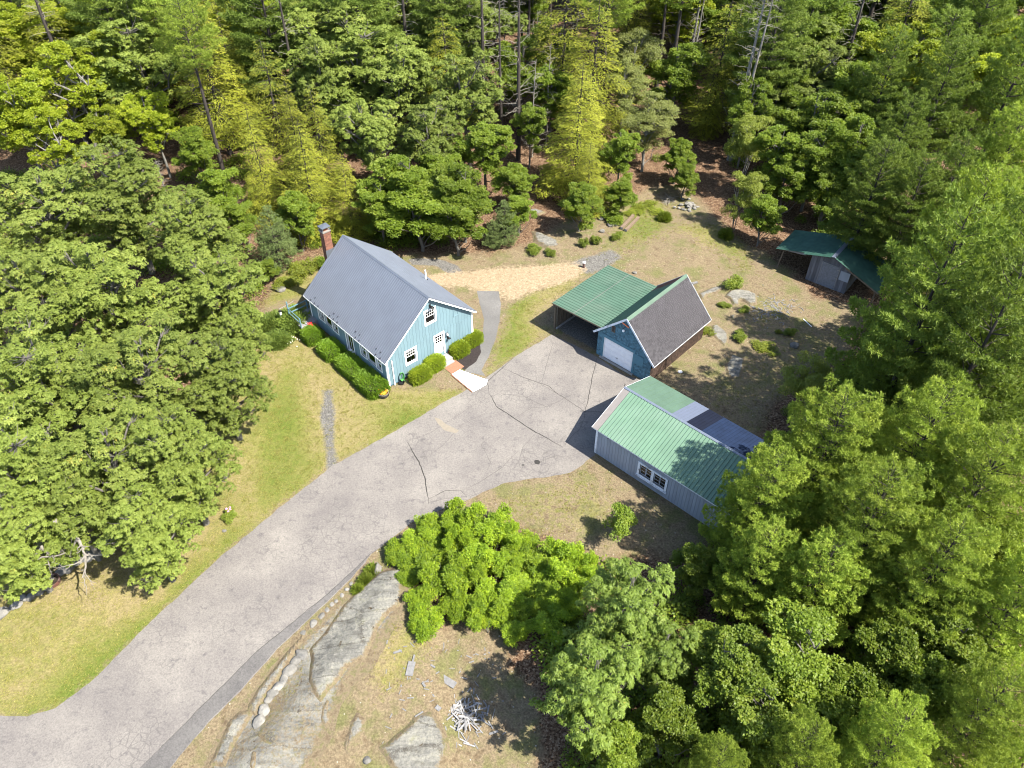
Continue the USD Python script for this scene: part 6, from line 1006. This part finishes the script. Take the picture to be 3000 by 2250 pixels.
ledge([cb7(*p) for p in ((905, 300), (800, 440), (735, 545), (690, 630), (610, 730), (545, 850), (505, 930), (430, 860), (500, 740), (580, 640), (690, 500), (810, 370))], .20, 'long narrow rock strip between the driveway and the row of stones', 72, .12, edge=.4)
ledge([cb7(*p) for p in ((1000, 1080), (1050, 930), (1100, 850), (1165, 920), (1160, 990), (1080, 1070), (1040, 1180))], .12, 'arrow-shaped pale rock in the dry ground at the bottom', 73, edge=.4)
ledge([cb7(*p) for p in ((1190, 1070), (1260, 1050), (1380, 950), (1440, 870), (1560, 860), (1640, 1000), (1660, 1090), (1600, 1280), (1330, 1300), (1250, 1160))], .2, 'large flat rock under the scrap wood at the bottom edge', 74)
ledge([cb7(*p) for p in ((200, 1210), (330, 920), (400, 860), (520, 830), (500, 900), (400, 1060), (330, 1220))], .22, 'pale rock at the bottom edge beside the driveway', 75)
ledge([cb7(*p) for p in ((480, 1000), (530, 990), (590, 1040), (630, 1050), (600, 1090), (540, 1070))], .1, 'small bright rock patch near the bottom left of the ledge', 76, .08, .12, .3)
ledge([cb7(*p) for p in ((450, 1200), (470, 1100), (520, 1090), (520, 1180), (490, 1260))], .1, 'small pale rock at the bottom edge left of the moss', 77, .08, .12, .3)
ledge([cb7(*p) for p in ((870, 930), (880, 850), (910, 800), (960, 760), (940, 850), (960, 940), (900, 980))], .1, 'thin rock tongue below the big ledge', 78, .1, .12, .3)
RL = [(((190, 350), (370, 265), (480, 250), (570, 285), (440, 360), (330, 390), (300, 450), (220, 440)), 'pale flat rock nearest the garage roof corner', .12), (((520, 390), (600, 310), (700, 290), (850, 310), (980, 360), (975, 510), (870, 520), (760, 450), (750, 520), (640, 520), (600, 440)), 'biggest flat grey rock in the right yard', .22), (((590, 620), (720, 605), (690, 720), (610, 690)), 'small square pale rock below the biggest flat rock', .08), (((360, 760), (450, 740), (600, 860), (620, 960), (560, 1070), (430, 960), (350, 880)), 'half shaded rock beside the back corner of the garage', .12),
      (((640, 740), (700, 735), (660, 860), (625, 860)), 'thin pale rock sliver below the square rock', .08), (((530, 1280), (620, 1120), (820, 1190), (810, 1320), (760, 1470), (600, 1470), (550, 1400)), 'shaded blue-grey rock slab between garage and barn', .14), (((1050, 1440), (1110, 1290), (1160, 1190), (1140, 1400), (1080, 1490)), 'narrow shaded rock left of the pale birch', .14), (((1850, 640), (1920, 720), (1910, 830), (1860, 760)), 'dark shaded rock below the old shed', .12)]
for k, (pts, lab, h) in enumerate(RL): ledge([cr(*p) for p in pts], h, lab, 80 + k, .10, .12, .35)
ledge([c5(*p) for p in ((1110, 430), (1200, 440), (1330, 500), (1350, 560), (1230, 575), (1130, 520))], .35, 'sloping pale rock face on the bank above the sand path', 90, .15, .14, .6)
ledge([c5(*p) for p in ((1085, 275), (1160, 270), (1240, 300), (1180, 330), (1110, 310))], .2, 'small rock face higher on the bank among the saplings', 91, .1, .14, .4)
rock('boulder', cr(1450, 1035), (.36, .42, .4), 'rounded boulder at the shadow edge of the right yard', 5, .7); rock('boulder', c5(1690, 395), (.35, .3, .3), 'pale pinkish boulder left of the old beams', 6, .8); rock('boulder', c5(1730, 390), (.32, .28, .3), 'pale boulder touching the old beams', 7, .8); rock('boulder', c5(1630, 440), (.35, .3, .3), 'pale boulder low on the bank by the slim tree', 8, .7); rock('boulder', c5(1625, 350), (.4, .3, .3), 'white-faced boulder high on the bank', 9, .8)
rock('boulder', cb7(1220, 40), (.25, .45, .35), 'upright pale stone beside the ferns', 10, .9); rock('boulder', cl(1362, 945), (.17, .13, .12), 'small white stone on the lawn below the pink flowers', 11, .6); rock('boulder', c2(950, 247), (.26, .2, .2), 'white stone behind the carport roof', 12, .7); rock('boulder', c1(205, 690), (.5, .4, .35), 'pale rock left of the deck post', 13, .7); rock('boulder', cb7(1155, 1165), (.22, .2, .2), 'small round stone at the bottom edge', 14, .6); rock('boulder', c1(1290, 1440), (.3, .2, .2), 'flat stone at the foot of the gable shrub', 15, .4)
t = thing('rubble_pile', 'heap of grey broken stones in the shade at the wood edge', 'stone pile', at(*cw(880, 650))); rg = np.random.default_rng(14)
for k in range(34): q = rg.normal(0, .55, 2); v, f = boulder(300 + k, (.2, .16, .16), .8, 1); part(t, 'stone', (v + [q[0], q[1], max(0, .35 - .4 * np.hypot(*q)) * rg.random() + .05], f), L['stone'], 35)
def sticks(name, q, n, spread_, ln, label, cat, m, seed, wd=(.03, .09), piece='stick', hz=.3, zt=.25):
    p = at(*q); t = thing(name, label, cat, p); rg = np.random.default_rng(seed)
    for k in range(n):
        c = rg.normal(0, spread_, 2); a = rg.uniform(0, 6.28); l_ = ln * rg.uniform(.4, 1.2); z = max(0.02, hz * (1 - np.hypot(*c) / (2 * spread_))) * rg.random() + .03; d = np.array([math.cos(a), math.sin(a), rg.uniform(-zt, zt)]) * l_ / 2; w = rg.uniform(*wd); cc = np.array([c[0], c[1], z]); part(t, piece, MB().bar(cc - d, cc + d, w, w * .5).get(), m)
    return t
sticks('scrap_wood_pile', cb8(590, 600), 110, .62, .75, 'heap of silvery split wood scraps on the flat rock at the bottom', 'wood pile', L['scrap_wood'], 21)
sticks('twig_pile', cw(560, 560), 40, .35, 1.6, 'pile of bare twigs and roots at the wood edge', 'brush pile', L['dead_wood'], 22, (.02, .05), 'twig', .5, .6)
for q, a, l_, w, lab in (((245, 262), 1.45, .85, .42, 'pale weathered board lying on the dry ground left of the shadow'), ((505, 350), 2.6, 1.0, .4, 'grey plank lying in the shadow above the scrap wood'), ((785, 555), 1.4, .6, .08, 'white stick right of the scrap wood heap'), ((825, 708), .3, .5, .12, 'short white board piece right of the scrap wood heap'), ((770, 640), 2.6, .6, .06, 'thin white stick above the short board piece'), ((437, 537), 2.5, .3, .25, 'small square board left of the scrap wood heap'), ((305, 580), .6, .5, .08, 'thin white stick on the flat rock'), ((400, 245), 2.6, .3, .1, 'small white stick near the upper shadow'), ((338, 375), 2.2, .28, .12, 'small white board chip below the grey plank'), ((155, 145), .3, .5, .12, 'pale split board at the top of the dry ground'), ((265, 195), 1.4, .5, .1, 'white stick just above the weathered board')):
    p = at(*cb8(*q), 0); d = np.array([math.cos(a), math.sin(a), 0]) * l_ / 2; o = usdkit.mesh(stage, numbered('/World/scrap_board'), MB().bar(p - d + [0, 0, .05], p + d + [0, 0, .07], w, .05).get(), L['scrap_wood']); tag(o, lab, 'board')
for a, b_, w, lab in ((c5(1770, 425), c5(1855, 335), .3, 'left one of two old beams lying on the bank'), (c5(1800, 440), c5(1892, 350), .28, 'right one of two old beams lying on the bank')):
    p, q = at(*a), at(*b_); d = unit(q - p); t = thing('timber_beam', lab, 'beam', (*p[:2], p[2])); part(t, 'beam', MB().bar((0, 0, .16), q - p + [0, 0, .2], w, .26).get(), L['beam_wood']); part(t, 'end_cut', MB().bar(-d * .012 + [0, 0, .16], d * .0 + [0, 0, .16], w - .03, .23).get(), L['scrap_wood'])
p, q = at(*cr(1560, 690)), at(*cr(1670, 790)); tag(usdkit.mesh(stage, '/World/metal_pole', MB().tube([p + [0, 0, .05], (p + q) / 2 + [0, 0, .06], q + [0, 0, .05]], .035, 8).get(), L['pvc'], 40), 'white pole lying on the ground in the right yard', 'pole')
p = at(*c2(1360, 1133)); tag(usdkit.mesh(stage, '/World/round_plate', trimesh.creation.revolve([[0, .07], [.13, .06], [.19, .0], [.17, -.01]], sections=18).apply_translation(p), L['pvc'], 40), 'round white plate lying on the ground between garage and barn', 'plate')
p = at(*c2(1490, 342)); tag(usdkit.mesh(stage, '/World/wood_block', MB().bar(p + [-.25, -.1, .08], p + [.25, .12, .1], .22, .12).get(), L['scrap_wood']), 'pale wood block on the ground behind the garage ridge end', 'block')
p = at(*c2(492, 195)); t = thing('marker_post', 'short rusty post with a white cap at the end of the sand path', 'post', p); part(t, 'post', trimesh.creation.cylinder(.12, .5, sections=14).apply_translation((0, 0, .25)), L['rust_metal'], 40); part(t, 'cap', trimesh.creation.cylinder(.14, .12, sections=14).apply_translation((0, 0, .56)), L['pvc'], 40)
rg = np.random.default_rng(16); b = MB()
for k in range(150):
    x, y = rg.normal(1170, 170), rg.normal(560, 100); p = at(*cr(x, y)); a = rg.uniform(0, 6.28); l_ = rg.uniform(.06, .26); d = np.array([math.cos(a), math.sin(a), 0]) * l_; b.bar(p - d + [0, 0, .02], p + d + [0, 0, .03], rg.uniform(.03, .08), .02)
for k in range(90):
    p = at(*cb8(rg.uniform(50, 900), rg.uniform(60, 800))); a = rg.uniform(0, 6.28); l_ = rg.uniform(.04, .2); d = np.array([math.cos(a), math.sin(a), 0]) * l_; b.bar(p - d + [0, 0, .02], p + d + [0, 0, .03], rg.uniform(.03, .07), .02)
tag(usdkit.mesh(stage, '/World/wood_chips', b.get(), L['scrap_wood']), 'pale wood chips strewn over the dry ground', 'wood chips', kind='stuff')
# dead limb reaching out of the oaks over the stone wall
A_ = lambda x, y, h_: at(*cl(x, y), h_) + np.array([0, 0, h_]); rg = np.random.default_rng(18); b = MB(); o0 = A_(440, 940, 5.0)
t = thing('dead_limb', 'bare forked dead oak limb hanging over the stone wall, lower left', 'dead branch', (0, 0, 0))
def spray(a, c, r, depth=0):
    q = limb(b, a, c, r, r * .5, rg, 5, -.02, 6)
    if depth < 2:
        for j in range(4 if depth == 0 else 3): k = rg.integers(2, 6); l_ = np.linalg.norm(c - a) * rg.uniform(.3, .6); e = q[k] + (unit(c - a) + rg.normal(0, .7, 3)) * l_ * .7; spray(q[k], e, r * .45, depth + 1)
p0 = A_(470, 990, 4.8); p1 = A_(520, 1090, 4.2); spray(o0, p0, .12); spray(p0, p1, .11); spray(p1, A_(640, 1085, 4.0), .07); spray(p1, A_(500, 1230, 3.2), .07); spray(p1, A_(430, 1150, 4.0), .05); spray(p0, A_(420, 1100, 3.6), .05); spray(A_(250, 1035, 4.6), A_(310, 1090, 4.2), .08); spray(A_(310, 1090, 4.2), A_(150, 1130, 4.4), .05); spray(A_(310, 1090, 4.2), A_(300, 1160, 3.6), .05); spray(A_(310, 1090, 4.2), A_(400, 1075, 4.0), .04)
limb(b, A_(330, 880, 6), o0, .14, .12, rg); part(t, 'branches', b.get(), L['dead_wood'], 50)
# cracks and stains of the driveway
def ribbon(pts, w, lift, seed, amp=.05):
    P = np.array([at(*q)[:2] for q in pts]); ls = LineString(P); n = max(4, int(ls.length / .12)); q = np.array([ls.interpolate(i / n, True).coords[0] for i in range(n + 1)]); q = q + np.column_stack([wobble(q[:, 0], q[:, 1], amp * 2.2, 1.1, seed) + wobble(q[:, 0], q[:, 1], amp, 5, seed + 1), wobble(q[:, 0], q[:, 1], amp * 2.2, 1.1, seed + 2) + wobble(q[:, 0], q[:, 1], amp, 5, seed + 3)])
    t = np.gradient(q, axis=0); t /= np.linalg.norm(t, axis=1, keepdims=True); s_ = np.stack([-t[:, 1], t[:, 0]], -1); ww = w * (.35 + 1.3 * fbm(q[:, 0], q[:, 1], 2.5, seed + 4))[:, None] * np.minimum(1, .25 + 3 * np.minimum(np.linspace(0, 1, n + 1), np.linspace(1, 0, n + 1)))[:, None]
    v = np.empty((2 * n + 2, 3)); v[0::2, :2] = q + s_ * ww / 2; v[1::2, :2] = q - s_ * ww / 2; v[:, 2] = height(v[:, 0], v[:, 1]) + lift; i = np.arange(n) * 2; return v, np.vstack([np.stack([i, i + 1, i + 3], -1), np.stack([i, i + 3, i + 2], -1)])
L['crack'] = mat('crack', (.06, .055, .05), .95, .2, 9)
L['fine_crack'] = mat('fine_crack', (.13, .12, .11), .95, .2, 9)
drv = stage.GetPrimAtPath('/World/driveway'); CR = [([(1057, 850), (1075, 880), (1110, 905), (1160, 935), (1215, 966)], .07), ([(1057, 850), (1052, 825), (1085, 795), (1110, 772)], .045), ([(1290, 772), (1276, 830), (1270, 862), (1262, 905)], .045), ([(880, 955), (905, 1000), (918, 1035), (926, 1088)], .075), ([(926, 1078), (960, 1062), (995, 1058), (1010, 1072)], .035), ([(1080, 850), (1135, 858), (1180, 880), (1240, 850)], .025), ([(1120, 975), (1085, 1010), (1040, 1040), (1000, 1060)], .03), ([(1170, 830), (1215, 858), (1262, 888), (1340, 894)], .035), ([(1085, 795), (1130, 815), (1185, 835), (1215, 858)], .04),
      ([(905, 1000), (960, 960), (1000, 915), (1075, 880)], .02), ([(1160, 935), (1130, 965), (1120, 1000), (1135, 1030)], .022), ([(1240, 985), (1200, 985), (1150, 1005), (1120, 975)], .02), ([(1110, 905), (1150, 880), (1180, 880)], .02), ([(1195, 740), (1180, 790), (1170, 830)], .025), ([(880, 955), (930, 935), (985, 900), (1050, 860)], .018), ([(1010, 1072), (960, 1078), (926, 1085)], .02), ([(1215, 966), (1250, 930), (1262, 905)], .025), ([(1040, 1040), (1060, 1000), (1040, 960), (1075, 930)], .018)]
for k, (pts, w) in enumerate(CR): part(drv, 'crack', ribbon(pts, w, .026, 500 + 7 * k), L['crack' if w > .03 else 'fine_crack'])
part(drv, 'patch_joint', ribbon([(835, 1176), (798, 1199), (700, 1291), (560, 1403), (480, 1483), (300, 1663)], .05, .031, 640, .03), L['fine_crack'])
tar = at(1160, 998); part(drv, 'tar_spot', clip_grid(Point(*tar[:2]).buffer(.24), .2, .2, 2.6, 33, .03), L['crack'])
tar = at(1130, 1005); part(drv, 'tar_spot', clip_grid(Point(*tar[:2]).buffer(.12), .2, .06, 2.2, 34, .03), L['fine_crack'])
L['spilled_sand'] = mat('spilled_sand', (.37, .32, .25), .95, .12, 4)
part(drv, 'sand_spill', clip_grid(ppoly([(938, 902), (948, 904), (968, 920), (992, 930), (985, 936), (962, 930), (945, 914)]), .2, .12, 2.5, 35, .027), L['spilled_sand'])
# ------------------------------------------------------------------ ground cover
def scatter(name, proto_kind, pts, smin, smax, label, cat, m, mesh, seed, flatz=1.0, tones=None):
    rg = np.random.default_rng(seed); pi = UsdGeom.PointInstancer.Define(stage, '/World/' + name); tag(pi, label, cat, None, 'stuff')
    protos = []
    for k, (v, f, tn) in enumerate(mesh):
        o = usdkit.mesh(stage, f'/World/{name}/tuft_{k:03d}', (v, f), m); UsdGeom.PrimvarsAPI(o).CreatePrimvar('tone', Sdf.ValueTypeNames.FloatArray, 'vertex').Set(Vt.FloatArray.FromNumpy(np.repeat(tn, len(v) // len(tn)).astype(np.float32))); protos.append(o.GetPath())
    pi.CreatePrototypesRel().SetTargets(protos); n = len(pts); P = np.column_stack([pts, height(pts[:, 0], pts[:, 1])]).astype(np.float32); a = rg.uniform(0, 2 * np.pi, n); s = rg.uniform(smin, smax, n)
    pi.CreatePositionsAttr(Vt.Vec3fArray.FromNumpy(P)); pi.CreateProtoIndicesAttr(Vt.IntArray.FromNumpy(rg.integers(0, len(protos), n).astype(np.int32)))
    pi.CreateOrientationsAttr(Vt.QuathArray([Gf.Quath(float(math.cos(x / 2)), 0, 0, float(math.sin(x / 2))) for x in a])); pi.CreateScalesAttr(Vt.Vec3fArray.FromNumpy(np.column_stack([s, s, s * flatz]).astype(np.float32)))
def tuft(seed, n, r, h, w, lean=.5):
    rg = np.random.default_rng(seed); p = np.column_stack([rg.normal(0, r, (n, 2)), np.zeros(n)]); ax = nrm(np.column_stack([rg.normal(0, lean, (n, 2)), np.ones(n)])); v, f = leaf_cards(p, ax, rg.normal(0, 1, (n, 3)), h * rg.uniform(.6, 1.3, n), np.full(n, w), .1); return v, f, np.clip(rg.normal(.5, .2, n), 0, 1)
rg = np.random.default_rng(91); X = np.column_stack([rg.uniform(-34, 30, 60000), rg.uniform(14, 80, 60000)]); za, zb = zones(X[:, 0], X[:, 1]); blk = unary_union([DRIVE, foot(HX, HY, HA, 0, 8.7, 0, 11.3), foot(GX, GY, GA, -4.7, 5.4, 0, 7.7), foot(BX, BY, BA, -6.4, 0, 0, 10.7), WALK, MULCH, Polygon(MATP), Polygon([bp0, bp1, bp2, bp3])]).buffer(.1)
keep = (rg.random(len(X)) < np.clip(za[:, 0] * 1.1 - .12 + .4 * (fbm(X[:, 0], X[:, 1], .8, 92) - .5), 0, 1) * (1 - za[:, 2]) * (1 - zb[:, 0])) & ~shapely.contains(blk, shapely.points(X))
scatter('grass', None, X[keep], .7, 1.5, 'short patchy lawn grass around the cottage', 'grass', L['grass_blade'], [tuft(k, 16, .10, .055, .03, .9) for k in range(4)], 93)
und = []
rg = np.random.default_rng(95)
for k in range(6000):
    x, y = rg.uniform(-75, 75), rg.uniform(12, 110)
    if abs(x) > .66 * y + 16: continue
    und.append((x, y))
und = np.array(und); up = shapely.points(und); off = shapely.distance(YARD, up); sh = shapely.distance(foot(SX, SY, SA, -3.8, 6.6, -1.5, 4.4), up)
den = fbm(und[:, 0], und[:, 1], .12, 96); gapm = (und[:, 0] > -6) & (und[:, 0] < 27) & (und[:, 1] > 66); kp = (off > 1.2) & (sh > 1) & (den + np.where(und[:, 0] > 14, .12, 0) - np.where(gapm, .16, 0) + np.where(und[:, 1] < 40, .1, 0) > .5) & (rg.random(len(und)) < np.where(und[:, 1] > 80, .3, .75))
def under(seed, n, R, H, leaf):
    rg = np.random.default_rng(seed); d = nrm(rg.normal(0, 1, (n, 3))); d[:, 2] = np.abs(d[:, 2]); p = d * [R, R, H] * (.4 + .6 * rg.random((n, 1))) * (.6 + .8 * fbm(d[:, 0] * 2, d[:, 1] * 2, 1.5, seed))[:, None]; v, f = leaf_cards(p, nrm(d * [1, 1, .3] + rg.normal(0, .5, (n, 3))), nrm(rg.normal(0, .4, (n, 3)) + [0, 0, 1]), leaf * rg.uniform(.7, 1.3, n), leaf * .6 * rg.uniform(.8, 1.2, n)); return v, f, np.clip(rg.normal(.45, .2, n), 0, 1)
scatter('undergrowth', None, und[kp], .6, 1.5, 'low leafy undergrowth of ferns and seedlings on the woodland floor', 'undergrowth', L['green_leaf'], [under(k, 420, 1.0, .9, .17) for k in range(4)], 97)
